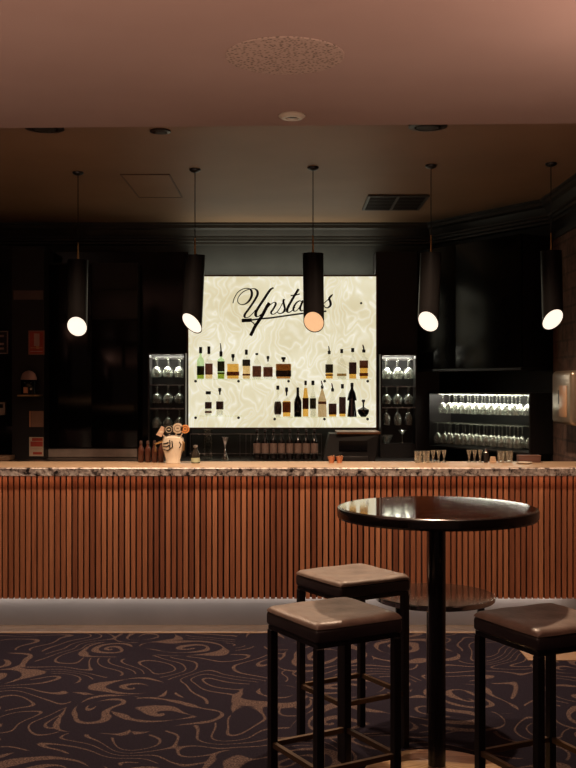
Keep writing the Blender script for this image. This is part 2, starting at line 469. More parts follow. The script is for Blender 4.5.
# ------------------------------------------------------------------ back bar bench
bench = empty('back_bench', (0, 8.1, 0), 0, 'low dark back bench running along the rear wall behind the bar', 'bench')
for nm, mb, m in (('cabinet', MB().box(XL+.02, 1.15, 7.72, WP-.01, .02, .90), M_black),
                  ('benchtop', MB().box(XL+.02, 1.15, 7.70, WP-.005, .90, .93), M_steel2)):
    o = mb.build(nm, m); o.parent = bench; o.matrix_parent_inverse = Matrix.Translation((0, -8.1, 0))


def free(mb, name, m, label, cat, group=None, bevel=0, seg=2):
    return tag(mb.build(name, m, bevel=bevel, seg=seg), label, cat, group)


def kids(root, parts):
    """parts: (name, MB in world coordinates, material, bevel)"""
    out = []
    for p in parts:
        o = p[1].build(p[0], p[2], bevel=(p[3] if len(p) > 3 else 0)); o.parent = root
        o.matrix_parent_inverse = Matrix.Translation(root.location).inverted(); out.append(o)
    return out


def pxbox(mb, px0, py0, px1, py1, Y0, Y1):
    a = at(px0, py1, Y0); b = at(px1, py0, Y0); return mb.box(a.x, b.x, Y0, Y1, a.z, b.z)


# steel splashback on the bench at the far side of the taps
free(pxbox(MB(), 45, 449, 137, 457, 8.30, 8.32), 'steel_splashback', mat('satin_steel', (.62, .52, .44), .42, .5), 'low brushed steel splashback behind the brown bitters bottles end', 'splashback')

# ------------------------------------------------------------------ the sign
SY = 8.46
sign = empty('illuminated_sign', (-.05, SY, 1.16), 0, 'glowing cream onyx wall panel lettered Upstairs in black script', 'sign')
a = at(188.5, 427.5, SY); b = at(376, 276.5, SY)
kids(sign, [('onyx_panel', MB().box(a.x, b.x, SY, SY+.12, a.z, b.z), M_onyx)])
fr = MB().box(a.x+.05, b.x-.05, SY+.121, WB-.001, a.z+.05, b.z-.05).box(a.x-.012, a.x, SY-.008, SY+.13, a.z-.012, b.z+.012).box(b.x, b.x+.012, SY-.008, SY+.13, a.z-.012, b.z+.012)
fr.box(a.x, b.x, SY-.008, SY+.13, b.z, b.z+.012).box(a.x, b.x, SY-.008, SY+.13, a.z-.012, a.z)
kids(sign, [('sign_frame', fr, mat('bronze_frame', (.16, .085, .04), .35, .8))])


def Z1(pts): return [(230+u/13.72, 282+v/13.72) for u, v in pts]


def Z2(pts): return [(262+u/7.2, 284+v/7.2) for u, v in pts]


strokes = [
    (Z1([(40, 292), (58, 225), (105, 145), (175, 97), (240, 88), (288, 112), (300, 170), (280, 232), (235, 285), (180, 310), (130, 300), (105, 262), (116, 210), (160, 152), (220, 115), (290, 95), (340, 95), (374, 125), (378, 172), (352, 228), (300, 310), (245, 388), (207, 440), (200, 474), (220, 490), (262, 478), (312, 430), (350, 385)]), .45, 1.75),
    (Z1([(598, 78), (549, 112), (470, 230), (400, 335), (362, 400), (352, 445), (368, 475), (395, 470), (430, 440)]), .5, 2.1),
    (Z1([(540, 285), (500, 350), (430, 480), (350, 600), (310, 680), (282, 738)]), 1.5, 2.3),
    (Z2([(18, 200), (45, 165), (72, 140), (92, 132), (99, 146), (80, 182), (65, 205), (76, 218), (98, 210), (125, 180), (152, 130), (160, 108)]), .45, 1.5),
    (Z2([(160, 108), (154, 125), (160, 155), (164, 182), (150, 206), (125, 212), (110, 204)]), .5, 1.5),
    (Z2([(150, 206), (178, 190), (200, 160)]), .4, .6),
    (Z2([(264, 36), (235, 82), (212, 122), (186, 170), (181, 196), (196, 204), (220, 188), (238, 165)]), .5, 1.9),
    (Z2([(206, 84), (240, 80), (272, 72)]), .6, .7),
    (Z2([(290, 128), (270, 122), (246, 138), (228, 168), (228, 192), (246, 194), (268, 170), (294, 122)]), .45, 1.4),
    (Z2([(296, 118), (282, 150), (274, 180), (288, 194), (312, 176), (328, 150)]), .5, 1.5),
    (Z2([(336, 112), (320, 145), (310, 178), (322, 192), (344, 172), (366, 128), (376, 104)]), .5, 1.5),
    (Z2([(376, 104), (376, 118), (396, 118), (402, 124), (388, 155), (382, 176), (394, 188), (420, 168), (445, 140)]), .5, 1.5),
    (Z2([(430, 108), (440, 104)]), 1.4, 1.4),
    (Z2([(445, 140), (480, 108), (510, 74)]), .45, .6),
    (Z2([(503, 80), (484, 105), (492, 130), (492, 155), (470, 172), (450, 164), (446, 152)]), .5, 1.7),
    (Z2([(340, 92), (343, 86)]), 1.4, 1.4),
    (Z1([(165, 524), (215, 528), (290, 522), (400, 508), (549, 494)])+Z2([(60, 245), (150, 232), (280, 214), (380, 203), (463, 196)]), .85, .85),
    (Z1([(160, 530), (200, 528), (250, 526), (300, 522)]), 1.9, 1.9),
    (Z1([(250, 530), (305, 550), (335, 580), (345, 610)]), .5, .9),
]


def catmull(p, m=10):
    p = [Vector(a) for a in p]
    q_ = [p[0]*2-p[1]]+p+[p[-1]*2-p[-2]]; out = []
    for i in range(1, len(q_)-2):
        for k in range(m):
            t_ = k/m; a0, a1, a2, a3 = q_[i-1], q_[i], q_[i+1], q_[i+2]
            out.append(.5*((2*a1)+(a2-a0)*t_+(2*a0-5*a1+4*a2-a3)*t_*t_+(3*a1-a0-3*a2+a3)*t_**3))
    return out+[p[-1]]


let = MB()
for si, (pts, wt, wk) in enumerate(strokes):
    c = catmull(pts); L_ = len(c); vs = []; ws = []
    for i, p in enumerate(c):
        d = (c[min(i+1, L_-1)]-c[max(i-1, 0)]).normalized()
        down = max(0, d.y)**1.5
        ws.append(wt*1.3+(wk-wt*1.3)*down)
    ws = [sum(ws[max(0, i-3):i+4])/len(ws[max(0, i-3):i+4]) for i in range(L_)]
    for i, p in enumerate(c):
        d = (c[min(i+1, L_-1)]-c[max(i-1, 0)]).normalized(); nn = Vector((-d.y, d.x))*ws[i]*.72+Vector((0, 0))
        dy = -.0004*si
        for s_ in (1, -1):
            w0 = at(p.x+nn.x*s_, p.y+nn.y*s_, SY)
            vs += [(w0.x, SY-.0005, w0.z), (w0.x, SY-.004+dy, w0.z)]
    fs = []
    for i in range(L_-1):
        a_, b_ = i*4, i*4+4
        fs += [(a_+1, b_+1, b_+3, a_+3), (a_, a_+2, b_+2, b_), (a_, b_, b_+1, a_+1), (a_+2, a_+3, b_+3, b_+2)]
    fs += [(0, 1, 3, 2), ((L_-1)*4, (L_-1)*4+2, (L_-1)*4+3, (L_-1)*4+1)]
    let.add(vs, fs)
kids(sign, [('lettering', let, mat('black_script', (.01, .008, .008), .5))])
bo = at(361, 303.3, SY)
b0 = MB(); b0.tube([(bo.x, SY, bo.z), (bo.x, SY-.02, bo.z)], .009, 12)
kids(sign, [('fixing_bolt', b0, M_blackmetal)])

M_shelf = clear_mat('shelf_glass', (.97, .98, .93), .25, .5, .05)
BYY = 8.385                    # depth of the bottle row


def shelf(px0, px1, py, bolts, label):
    r0 = at((px0+px1)/2, py, BYY)
    root = empty('glass_shelf', r0, 0, label, 'shelf', 'glass shelves on the glowing sign')
    a_ = at(px0, py, BYY-.05); b_ = at(px1, py, BYY-.05)
    parts = [('shelf_plate', MB().box(a_.x, b_.x, BYY-.055, SY-.001, r0.z-.008, r0.z), M_shelf)]
    for bx in bolts:
        p = at(bx, py+2.2, SY-.01); m_ = MB(); m_.tube([(p.x, SY-.001, p.z), (p.x, SY-.03, p.z)], .011, 12)
        parts.append(('bolt', m_, M_blackmetal))
    kids(root, parts)


shelf(193, 292, 379, (195.7, 238.6, 288.6), 'upper long glass shelf carrying eight bottles under the script')
shelf(321, 371, 379, (324.6, 367.6), 'upper short glass shelf carrying four bottles, below the last letters')
shelf(193, 242, 415.5, (195.7, 238.6), 'lower short glass shelf with only two bottles')
shelf(271, 371, 416.8, (274.7, 324.4, 367.5), 'lower long glass shelf crowded with ten bottles')

# ------------------------------------------------------------------ bottles
G_clear = clear_mat('clear_bottle_glass', (.98, .98, .96), .10, .4)
G_green = clear_mat('green_bottle_glass', (.80, .94, .74), .12, .4)
G_smoke = clear_mat('smoky_bottle_glass', (.60, .55, .48), .3, .45)
L_amber = clear_mat('amber_liquor', (.96, .72, .34), .05, .2)
L_pale = clear_mat('pale_orange_liquor', (.97, .82, .60), .05, .2)
L_red = clear_mat('red_orange_liquor', (.85, .22, .09), .1, .2)
L_green = clear_mat('green_liquor', (.70, .70, .28), .1, .2)
L_brown = clear_mat('brown_liquor', (.75, .52, .30), .1, .2)
L_water = clear_mat('clear_liquor', (.95, .95, .92), .1, .2)
D_black = mat('black_glass', (.008, .006, .007), .15, coat=.5)
Lb_dark = clear_mat('dark_paper_label', (.24, .16, .16), .02, .1, body=(.10, .05, .045), bodyw=.3)
Lb_brown = clear_mat('brown_paper_label', (.42, .25, .20), .02, .1, body=(.3, .1, .07), bodyw=.3)
Lb_black = clear_mat('black_paper_label', (.20, .17, .14), .02, .1, body=(.04, .03, .03), bodyw=.3)
Lb_olive = clear_mat('amber_band_label', (.80, .62, .40), .02, .1, body=(.3, .18, .07), bodyw=.25)
M_cap = mat('black_bottle_cap', (.012, .01, .01), .35)
M_capred = mat('red_pourer_tip', (.5, .03, .04), .4)
M_tan = clear_mat('tan_frosted_bottle', (.88, .76, .60), .05, .2, body=(.6, .45, .3), bodyw=.18)
Uq = BYY/F


def bottle(x0, x1, base, cap, sh, glass, label, cat='bottle', labels=(), liquid=None, sq=0.0, cap_style='cap', neck=None, shape=None, group='bottles on the glowing sign shelves', Y=BYY, name='liquor_bottle', red=False, basez=None):
    """all in photo pixels at the shelf's depth: body x0..x1, base y, cap (x0,x1,ytop,ybottom), sh = y where the shoulder ends"""
    u = Y/F; cx = (x0+x1)/2; R = (x1-x0)/2*u; b_ = at(cx, base, Y)
    if basez is not None: b_.z = basez
    root = empty(name, b_, 0, label, cat, group)
    H = lambda y: (base-y)*u
    cr = (cap[1]-cap[0])/2*u; ns = max(cr*.62, .004)
    ctop, cbot = H(cap[2]), H(cap[3])
    hs = H(sh)
    if shape == 'robe':
        pr = [(R*.95, 0), (R, .004), (R*.62, H(400)), (R*1.0, H(400.5)), (R*.95, H(398)), (R*.72, H(393)), (R*.32, H(389)), (R*.3, cbot)]
    elif shape == 'bowl':
        pr = [(R*.45, 0), (R*.85, H(414)), (R, H(411.5)), (R*.98, H(409.5)), (R*.5, H(408.2)), (R*.16, H(407)), (R*.14, cbot)]
    elif shape == 'oval':
        pr = [(R*.6, 0), (R*.95, H(413)), (R, H(408)), (R*.9, H(403)), (R*.5, H(400)), (ns, H(397)), (ns, cbot)]
    elif shape == 'cone':
        pr = [(R*.96, 0), (R, .004), (R*.92, H(400)), (R*.5, H(394)), (ns*1.2, H(390)), (ns, cbot)]
    elif shape == 'beer':
        pr = [(R*.96, 0), (R, .004), (R, H(398)), (R*.72, H(393)), (R*.5, H(387)), (ns, cbot)]
    elif shape == 'wine':
        pr = [(R*.96, 0), (R, .004), (R, hs), (R*.85, hs+.02), (R*.42, hs+.05), (R*.36, cbot)]
    else:
        top = cbot; q2 = hs
        pr = [(R*.94, 0), (R, .004), (R, q2), (R*.92, q2+min(.012, (top-q2)*.25)), (R*.6, q2+(top-q2)*.42), (ns*1.1, q2+(top-q2)*.6), (ns, top)]
    g = MB().lathe(pr, 20, sq=sq).build('bottle_glass', glass, root)
    if cap_style == 'cap':
        MB().lathe([(cr*.96, cbot-.001), (cr, cbot+.001), (cr, ctop-.001), (cr*.9, ctop)], 14).build('cap', M_cap, root)
    elif cap_style == 'stopper':
        MB().lathe([(cr*.5, cbot-.001), (cr*.55, (cbot*.6+ctop*.4)), (cr, (cbot*.45+ctop*.55)), (cr, ctop-.001), (cr*.8, ctop)], 14).build('stopper', M_cap, root)
    elif cap_style == 'pour':
        m_ = MB().lathe([(cr*.9, cbot-.001), (cr, cbot+(ctop-cbot)*.35), (cr*.5, cbot+(ctop-cbot)*.42), (cr*.3, cbot+(ctop-cbot)*.6)], 12)
        m_.tube([(0, 0, cbot+(ctop-cbot)*.5), (-cr*.2, -cr*.1, cbot+(ctop-cbot)*.8), (-cr*.5, -cr*.3, ctop)], [cr*.42, cr*.35, cr*.22], 8)
        pz = m_.build('pourer', M_cap, root)
        if red:
            MB().tube([(-cr*.3, -cr*.35, cbot+(ctop-cbot)*.62), (-cr*.6, -cr*.5, ctop+.003)], [cr*.4, cr*.3], 8).build('pourer_tip', M_capred, pz)
    k = 1.02
    sqz = sq
    for (y0, y1, lm) in labels:
        def rad(z):
            for (ra, za), (rb, zb) in zip(pr, pr[1:]):
                if za <= z <= zb: return ra+(rb-ra)*(z-za)/max(zb-za, 1e-6)
            return pr[-1][0]
        z0, z1 = H(y1), H(y0)
        MB().lathe([(rad(z0+(z1-z0)*t_/5)*k+.0004, z0+(z1-z0)*t_/5) for t_ in range(6)], 20, sq=sqz, closed=False).build('label', lm, root)
    if liquid:
        lm, lv = liquid; zt = H(lv)
        pts = [(r_*.93, max(z_, .003)) for r_, z_ in pr if z_ < zt]
        def rad2(z):
            for (ra, za), (rb, zb) in zip(pr, pr[1:]):
                if za <= z <= zb: return ra+(rb-ra)*(z-za)/max(zb-za, 1e-6)
            return pr[-1][0]
        pts.append((rad2(zt)*.93, zt))
        MB().lathe(pts, 20, sq=sq).build('liquor', lm, root)
    return root


B1 = 379; B2_ = 416.8; B3 = 415.5
bottle(197, 204.2, B1, (199, 202.2, 347, 353.2), 361, G_green, 'pale green bottle with black label, first from the sign frame on the upper shelf', labels=[(366, 375, Lb_black)], liquid=(L_green, 368))
bottle(205.2, 212.6, B1, (207.5, 210.6, 346.4, 354), 362, G_clear, 'clear bottle with tall brown label touching the first green bottle', labels=[(363.5, 374.6, Lb_brown)], liquid=(L_pale, 374))
bottle(217.5, 224.5, B1, (219.3, 222.6, 343, 356.5), 360, G_green, 'green bottle with tallest black pourer and black label', labels=[(361.3, 371.5, Lb_black), (372.3, 374, Lb_black)], liquid=(L_green, 373), cap_style='pour')
bottle(227, 239, B1, (231.8, 235.2, 354, 361), 364, G_clear, 'square amber bottle with low dark label strip and short stopper', labels=[(371.7, 375.6, Lb_brown)], liquid=(L_amber, 364), sq=.8, cap_style='stopper')
bottle(242.5, 250.2, B1, (245, 248, 349.6, 354.6), 359, G_clear, 'clear bottle with round dark shoulder label over pale orange liquor', labels=[(359.6, 366, Lb_black), (373.8, 375.6, Lb_brown)], liquid=(L_pale, 366))
bottle(252.6, 261, B1, (255.4, 258.3, 353, 355), 364.5, G_clear, 'square clear bottle with thin flat cap and wine-brown label', labels=[(366, 376.8, Lb_brown)], liquid=(L_water, 367), sq=.7)
bottle(263.5, 272.5, B1, (266.5, 269.5, 356, 361.4), 366.5, G_clear, 'squat square bottle with plain brown label and two-piece stopper', labels=[(367, 376.8, Lb_brown)], liquid=(L_water, 368), sq=.7, cap_style='stopper')
bottle(276, 291, B1, (281, 285.6, 357, 361.8), 363.7, G_clear, 'widest square decanter bottle with speckled brown top band and black label', labels=[(364, 370.2, Lb_olive), (370.4, 376.6, Lb_black)], liquid=(L_brown, 364), sq=.9, cap_style='stopper')
bottle(325.4, 333, B1, (327.6, 330.8, 346, 354), 363, G_clear, 'amber bottle with black label and pourer, first on the short upper shelf', labels=[(364.3, 372.8, Lb_black), (374.3, 375.8, Lb_brown)], liquid=(L_amber, 373), cap_style='pour')
bottle(337.2, 346.2, B1, (340.2, 343.2, 349, 353), 366, G_clear, 'clear empty decanter with square foot and small black stopper', labels=[(373.5, 376, Lb_olive)], liquid=(L_water, 374), sq=.6)
bottle(349, 356.4, B1, (351.3, 354.6, 348, 352), 361, G_clear, 'bottle with tall black label above amber liquor on short upper shelf', labels=[(362.3, 374, Lb_dark)], liquid=(L_amber, 373))
bottle(359.6, 368, B1, (361.8, 365.4, 345, 352.4), 360, G_clear, 'amber bottle with slanted brown label and red-tipped pourer on upper shelf', labels=[(360.5, 368, Lb_brown), (373, 376, Lb_brown)], liquid=(L_amber, 366), cap_style='pour', red=True)
bottle(205, 211.6, B3, (205.6, 211, 391.2, 394.2), 401, G_clear, 'clear bottle with broad flat cap on the lower shelf near the frame', labels=[(402, 408.6, Lb_dark), (411, 413, Lb_brown)], liquid=(L_water, 402), cap_style='cap')
bottle(216.2, 223.4, B3, (218.5, 221.6, 388, 394.6), 400.5, G_clear, 'short clear bottle with one square brown label, second of the lower pair', labels=[(401.4, 409.4, Lb_dark)], liquid=(L_water, 402), cap_style='stopper')
bottle(274, 281.6, B2_, (276.3, 279.4, 385.6, 389.6), 402, G_clear, 'oval dark-bellied bottle with detached-looking round cap on long lower shelf', labels=[(401.5, 414.4, mat('grey_brown_label', (.3, .22, .17), .6, color2=(.04, .025, .02), scale=60))], shape='oval', liquid=(L_water, 403))
bottle(282.6, 290.6, B2_, (285.3, 288.3, 387.4, 395.6), 400.5, G_clear, 'amber bottle with big brown label beside the oval bottle', labels=[(402, 412.4, Lb_brown)], liquid=(L_amber, 401), sq=.5, cap_style='stopper')
bottle(294, 301.6, B2_, (296.4, 299.2, 387.4, 390.5), 402, D_black, 'opaque black wine-shaped bottle with long neck', shape='wine')
bottle(302.6, 308.6, B2_, (304.2, 306.8, 380.6, 385), 398, G_clear, 'long-necked amber bottle with black label and red base', labels=[(398, 409, Lb_dark)], liquid=(L_amber, 388), shape='beer').name
bottle(309.9, 316, B2_, (311.6, 314.8, 380.6, 385), 397, G_clear, 'tall clear bottle with square black label and black cap', labels=[(398.2, 408.8, Lb_black)], liquid=(L_water, 396))
bottle(317.8, 326.6, B2_, (320.6, 323.6, 381, 388.6), 398, M_tan, 'tan opaque tapering bottle with red-tipped black pourer', labels=[(401.5, 404, Lb_brown)], shape='cone', cap_style='pour', red=True)
bottle(328.8, 336.4, B2_, (330.8, 334, 383.5, 391.4), 402.5, G_clear, 'short square bottle with charcoal label and red-tipped pourer', labels=[(403.6, 414.5, Lb_dark)], liquid=(L_amber, 412), sq=.6, cap_style='pour', red=True)
bottle(339.2, 345.6, B2_, (340.8, 343.9, 384, 388.4), 396, G_clear, 'slim bottle with very tall dark label next to the robed bottle', labels=[(397, 413.8, Lb_dark)], liquid=(L_amber, 412), sq=.4)
bottle(347.2, 356.8, B2_, (350.4, 353.6, 382.8, 386.4), 400, D_black, 'black robed figure-shaped bottle on the lower shelf', shape='robe')
bottle(357.6, 369.2, B2_, (361.8, 365.2, 399.6, 404.4), 409, D_black, 'low wide black bowl-shaped bottle at the shelf end', shape='bowl', cap_style='stopper')

# ------------------------------------------------------------------ row of bottles on the bench, bottle rail
M_pinklabel = mat('pinkish_label', (.40, .27, .22), .6, color2=(.30, .2, .165), scale=60)
M_rb = mat('dark_wine_glass', (.014, .010, .010), .12)
ZB = .93
for i in range(8):
    x = 257+i*8.2; Y = 8.15
    p = at(x, 457, Y)
    if i == 0:
        rb = empty('wine_bottle', (p.x, Y, ZB), 0, 'dark bottle with pinkish label under the sign, first from the jigger', 'bottle', 'dark bottles in the row under the sign')
        u = Y/F; R = 3.7*u
        g = MB().lathe([(R*.95, 0), (R, .005), (R, .125), (R*.85, .15), (R*.42, .175), (R*.36, .215)], 20).build('bottle_glass', M_rb, rb)
        MB().lathe([(R*.4, .213), (R*.4, .232), (R*.3, .233)], 14).build('cap', mat('grey_foil_cap', (.10, .08, .08), .4, .5), rb)
        MB().lathe([(R*1.02, .05), (R*1.02, .125)], 20, closed=False).build('label', M_pinklabel, rb)
    else:
        c = copy_tree(rb); c.location = (p.x, Y, ZB); c['label'] = 'dark bottle with pinkish label under the sign, %s from the jigger' % ORD[i]
rail = empty('bottle_rail', (at(255, 457, 8.05).x, 8.05, ZB), 0, 'thin steel bottle rail running in front of the dark bottle row', 'rail')
mr = MB(); a = at(190, 434, 8.05); b = at(322, 434, 8.05)
mr.tube([(a.x, 8.05, a.z), (b.x, 8.05, a.z)], .0022, 6)
kids(rail, [('top_rail', mr, M_steel2)])
kids(rail, [('lower_rail', MB().tube([(a.x, 8.05, ZB+.05), (b.x, 8.05, ZB+.05)], .0022, 6), M_steel2)])
for px in (190.5, 240, 246, 251, 321.5):
    p = at(px, 434, 8.05); kids(rail, [('post', MB().tube([(p.x, 8.05, ZB), (p.x, 8.05, p.z)], .0022, 6), M_steel2)])

# jigger and mixing glass on the bench
p = at(225, 449, 8.12)
root = empty('jigger', (p.x, 8.12, ZB), 0, 'double-cone bright steel jigger standing beneath the sign', 'jigger')
MB().lathe([(.030, 0), (.028, .003), (.005, .085), (.005, .095), (.032, .175), (.030, .175)], 20).build('double_cone', M_chrome, root)
G_ware = clear_mat('glassware', (.93, .94, .92), .5, .5, .12)
p = at(208, 455, 8.12)
tag(MB().lathe([(.03, 0), (.036, .002), (.038, .235), (.0365, .235), (.034, .006), (.001, .004)], 22).build('mixing_glass', G_ware, loc=(p.x, 8.12, ZB)), 'tall straight mixing glass beneath the first green bottles', 'glass')

# ------------------------------------------------------------------ till
TY = 7.80
r0 = at(352, 460, TY)
till = empty('cash_register', (r0.x, TY, ZB), 0, 'black cash register with a copper-edged lid under the sign corner', 'cash register')
pa = at(323, 434, TY); pb = at(377.5, 434, TY)
m_ = MB(); z1 = pa.z
m_.add([(pa.x, TY, ZB), (pb.x-.02, TY, ZB), (pb.x-.02, TY+.3, ZB), (pa.x, TY+.3, ZB), (pa.x+.05, TY+.02, z1), (pb.x+.01, TY-.02, z1), (pb.x+.01, TY+.3, z1), (pa.x+.05, TY+.3, z1)],
       [(3, 2, 1, 0), (4, 5, 6, 7), (0, 1, 5, 4), (1, 2, 6, 5), (2, 3, 7, 6), (3, 0, 4, 7)])
c0 = at(337, 431.8, TY-.03); c1 = at(380.5, 434, TY-.03)
d0 = at(343, 456, TY-.03); d1 = at(368, 463, TY-.03)
kids(till, [('body', m_, M_black), ('lid', MB().box(c0.x, c1.x, TY-.03, TY+.31, z1+.0005, z1+.016), mat('copper_trim', (.32, .14, .07), .35, .6)),
            ('drawer', MB().box(d0.x, d1.x, TY-.035, TY-.001, ZB+.001, d0.z), M_dgrey, .003),
            ('screen', MB().box(pa.x+.12, pb.x-.08, TY-.022, TY-.018, ZB+.09, z1-.05), M_gloss)])

# ------------------------------------------------------------------ glass niches beside the sign
G_glass = clear_mat('stemware', (.93, .94, .92), .75, .62, .22, body=(.9, .9, .85), bodyw=.05)


def stemglass(name, h, rb, bowl, rf, label, cat, group, m=None, side=0):
    """hangs upside down: foot at z=0, rim at z=-h"""
    pr = [(rf, 0), (rf, -.003), (.006, -.010), (.004, -.02), (.004, -(h-bowl)), (rb*.55, -(h-bowl*.88)), (rb*.95, -(h-bowl*.6)), (rb, -(h-bowl*.42)), (rb*.82, -h), (rb*.79, -h),
          (rb*.96, -(h-bowl*.43)), (rb*.5, -(h-bowl*.84))]
    o = MB().lathe(pr, 18, closed=True).build(name, m or G_glass)
    return tag(o, label, cat, group)


def led(loc, e, sx, sy, rot=(0, 0, 0), parent=None):
    return light('niche_light', 'AREA', loc, e, (1.0, .96, .82), sx, rot, size_y=sy, parent=parent)


def niche(px0, px1, py0, py1, cols, rows, tagtxt, lightw, bottom=None):
    Yf = 8.30; Yb = WP-.005
    a_ = at(px0, py1, Yf); b_ = at(px1, py0, Yf)
    z0 = max(a_.z, ZB+.001)
    root = empty('glass_cabinet', ((a_.x+b_.x)/2, Yf, z0), 0, tagtxt[0], 'cabinet')
    th = .012
    parts = [('side_panel', MB().box(a_.x, a_.x+th, Yf, Yb, z0, b_.z), M_dgrey), ('side_panel', MB().box(b_.x-th, b_.x, Yf, Yb, z0, b_.z), M_dgrey),
             ('back_panel', MB().box(a_.x+th, b_.x-th, Yb-.01, Yb, z0, b_.z-th), mat('mirror_black_back', (.006, .006, .006), .3)),
             ('top_panel', MB().box(a_.x+th, b_.x-th, Yf, Yb, b_.z-th, b_.z), M_dgrey)]
    racks = []
    for (ry, h, rb, bw) in rows:
        z = at(0, ry, Yf+.08).z
        racks.append((z, h, rb, bw))
        m_ = MB(); wdt = (b_.x-a_.x-2*th)
        for k in range(cols+1):
            xx = a_.x+th+.003+(wdt-.006)*k/cols; m_.box(xx-.0028, xx+.0028, Yf+.01, Yb-.011, z-.006, z-.001)
        m_.box(a_.x+th, b_.x-th, Yb-.03, Yb-.022, z-.009, z-.003); m_.box(a_.x+th, b_.x-th, Yf+.012, Yf+.018, z-.009, z-.003)
        parts.append(('hanging_rack', m_, M_steel2))
    ks = kids(root, parts)
    led(((a_.x+b_.x)/2, Yf+.10, b_.z-th-.004), lightw, (b_.x-a_.x)*.85, .10, parent=None).parent = None
    for ri, (z, h, rb, bw) in enumerate(racks):
        proto_ = None
        for dpt in (0, 1):
            for k in range(cols):
                wdt = (b_.x-a_.x-2*th); xx = a_.x+th+wdt*(k+.5)/cols
                if proto_ is None:
                    proto_ = g_ = stemglass('wine_glass', h, rb, bw, rb*.8, 'wine glass', 'wine glass', tagtxt[2] % ('top', 'middle', 'bottom')[ri])
                else:
                    g_ = proto_.copy(); COL.objects.link(g_)
                g_.location = (xx, Yf+.06+.09*dpt, z)
                g_['label'] = tagtxt[1] % (ORD[(cols-1-k) if px0 < 200 else k]+' from the sign, %s' % ('front', 'back')[dpt], ('top', 'middle', 'bottom')[ri])
    return a_, b_


niche(148, 185.4, 353, 462, 3, [(358, .155, .040, .085), (384.5, .15, .038, .08), (408, .16, .036, .085)],
      ('tall narrow black cabinet of hanging wine glasses above the beer taps', 'hanging wine glass, %s, %s row, cabinet above the beer taps', 'hanging glasses, %s row, cabinet above the beer taps'), 2.6)
na, nb = niche(380.5, 417, 354, 462, 3, [(359, .16, .040, .09), (386, .145, .037, .08), (407, .145, .030, .10)],
               ('tall narrow lit cabinet of hanging glasses beside the cash register', 'hanging wine glass, %s, %s row, cabinet beside the cash register', 'hanging glasses, %s row, cabinet beside the cash register'), 4.0)
# bowl and martini glass standing at the bottom of that cabinet
p = at(387, 446, 8.36)
tag(MB().lathe([(.022, 0), (.024, .003), (.030, .012), (.052, .065), (.049, .065), (.027, .014), (.001, .008)], 20).build('glass_bowl', G_glass, loc=(p.x, 8.38, ZB+.112)), 'small flared glass bowl at the foot of the cabinet beside the register', 'bowl')
kids(empty('glass_riser', (p.x+.03, 8.40, ZB), 0, 'dark riser block holding the glass bowl in the cabinet', 'riser'), [('riser_block', MB().box(na.x+.014, nb.x-.014, 8.315, 8.45, ZB+.0005, ZB+.111), M_black)])
p = at(402.5, 446, 8.36)
tag(MB().lathe([(.030, 0), (.028, .003), (.004, .008), (.004, .065), (.040, .105), (.038, .105), (.002, .068)], 18).build('martini_glass', G_glass, loc=(p.x, 8.38, ZB+.112)), 'single upright martini glass beside the small glass bowl', 'glass')

# ------------------------------------------------------------------ angled wall: rack of glasses, gloss black cabinet
ang = math.atan2(t.y, t.x)
Lw = (B2-A2).length
rk = empty('glass_rack', (AX, WB, 1.01), ang, 'wide two-tier lit rack of hanging wine glasses on the angled wall', 'rack')
# local: x along wall, -y towards the room
dz = 1.455-1.01
RX = .235
shell = MB().box(RX, RX+.014, -.24, -.001, 0, dz).box(Lw-.014, Lw, -.24, -.001, 0, dz).box(RX+.014, Lw-.014, -.24, -.001, dz-.012, dz).box(RX+.014, Lw-.014, -.24, -.001, 0, .012)
shell.build('shelf_case', M_dgrey, rk)
MB().box(RX+.014, Lw-.014, -.012, -.001, .012, dz-.012).build('back_panel', MATS['mirror_black_back'], rk)
MB().box(RX+.014, Lw-.014, -.24, -.02, .2, .207).build('middle_shelf', clear_mat('dark_shelf_glass', (.93, .93, .9), .1, .3), rk)
led_o = led((Lw/2+.1, -.13, dz-.016), 5.5, Lw*.75, .18); led_o.parent = rk
for tier, ztop in ((0, dz-.014), (1, .199)):
    proto_ = None; h = (.155, .165)[tier]
    for row in (0, 1):
        for k in range(12 if tier else 11):
            xx = RX+(.06 if tier else .12)+.082*k+row*.035
            if xx > Lw-.05: continue
            if proto_ is None:
                proto_ = g_ = stemglass('wine_glass', h, .037, .085, .034, 'clear wine glass hanging in the %s tier of the angled wall rack' % ('upper', 'lower')[tier], 'wine glass', 'glasses in the %s tier of the angled rack' % ('upper', 'lower')[tier])
            else:
                g_ = proto_.copy(); COL.objects.link(g_)
            lp = Vector((xx, -.19+row*.09, 0)); lp.rotate(Matrix.Rotation(ang, 3, 'Z'))
            g_.location = (AX+lp.x, WB+lp.y, 1.01+ztop)
            g_['label'] = 'hanging wine glass, %s from the sign side, %s row, %s tier of angled rack' % (ORD[k], ('front', 'back')[row], ('upper', 'lower')[tier])
# gloss black overhead cabinet on the angled wall
oc = empty('overhead_cabinet', (AX, WB, 1.62), ang, 'gloss black overhead cupboard above the angled glass rack', 'cabinet')
MB().box(.19, Lw-.01, -.30, -.001, .02, .98).build('carcass', M_black, oc)
for s_ in (0, 1):
    MB().box((.192, .655)[s_], (.651, Lw-.012)[s_], -.318, -.301, .02, .98).build('door', mat('satin_black', (.006, .005, .005), .22, spec=.12), oc, bevel=.002)
MB().box(.19, Lw-.01, -.322, -.001, 0, .018).build('bottom_rail', M_dgrey, oc)

# ------------------------------------------------------------------ pendants
M_tube = mat('pendant_black', (.010, .009, .009), .3, scale=10, spec=.12)


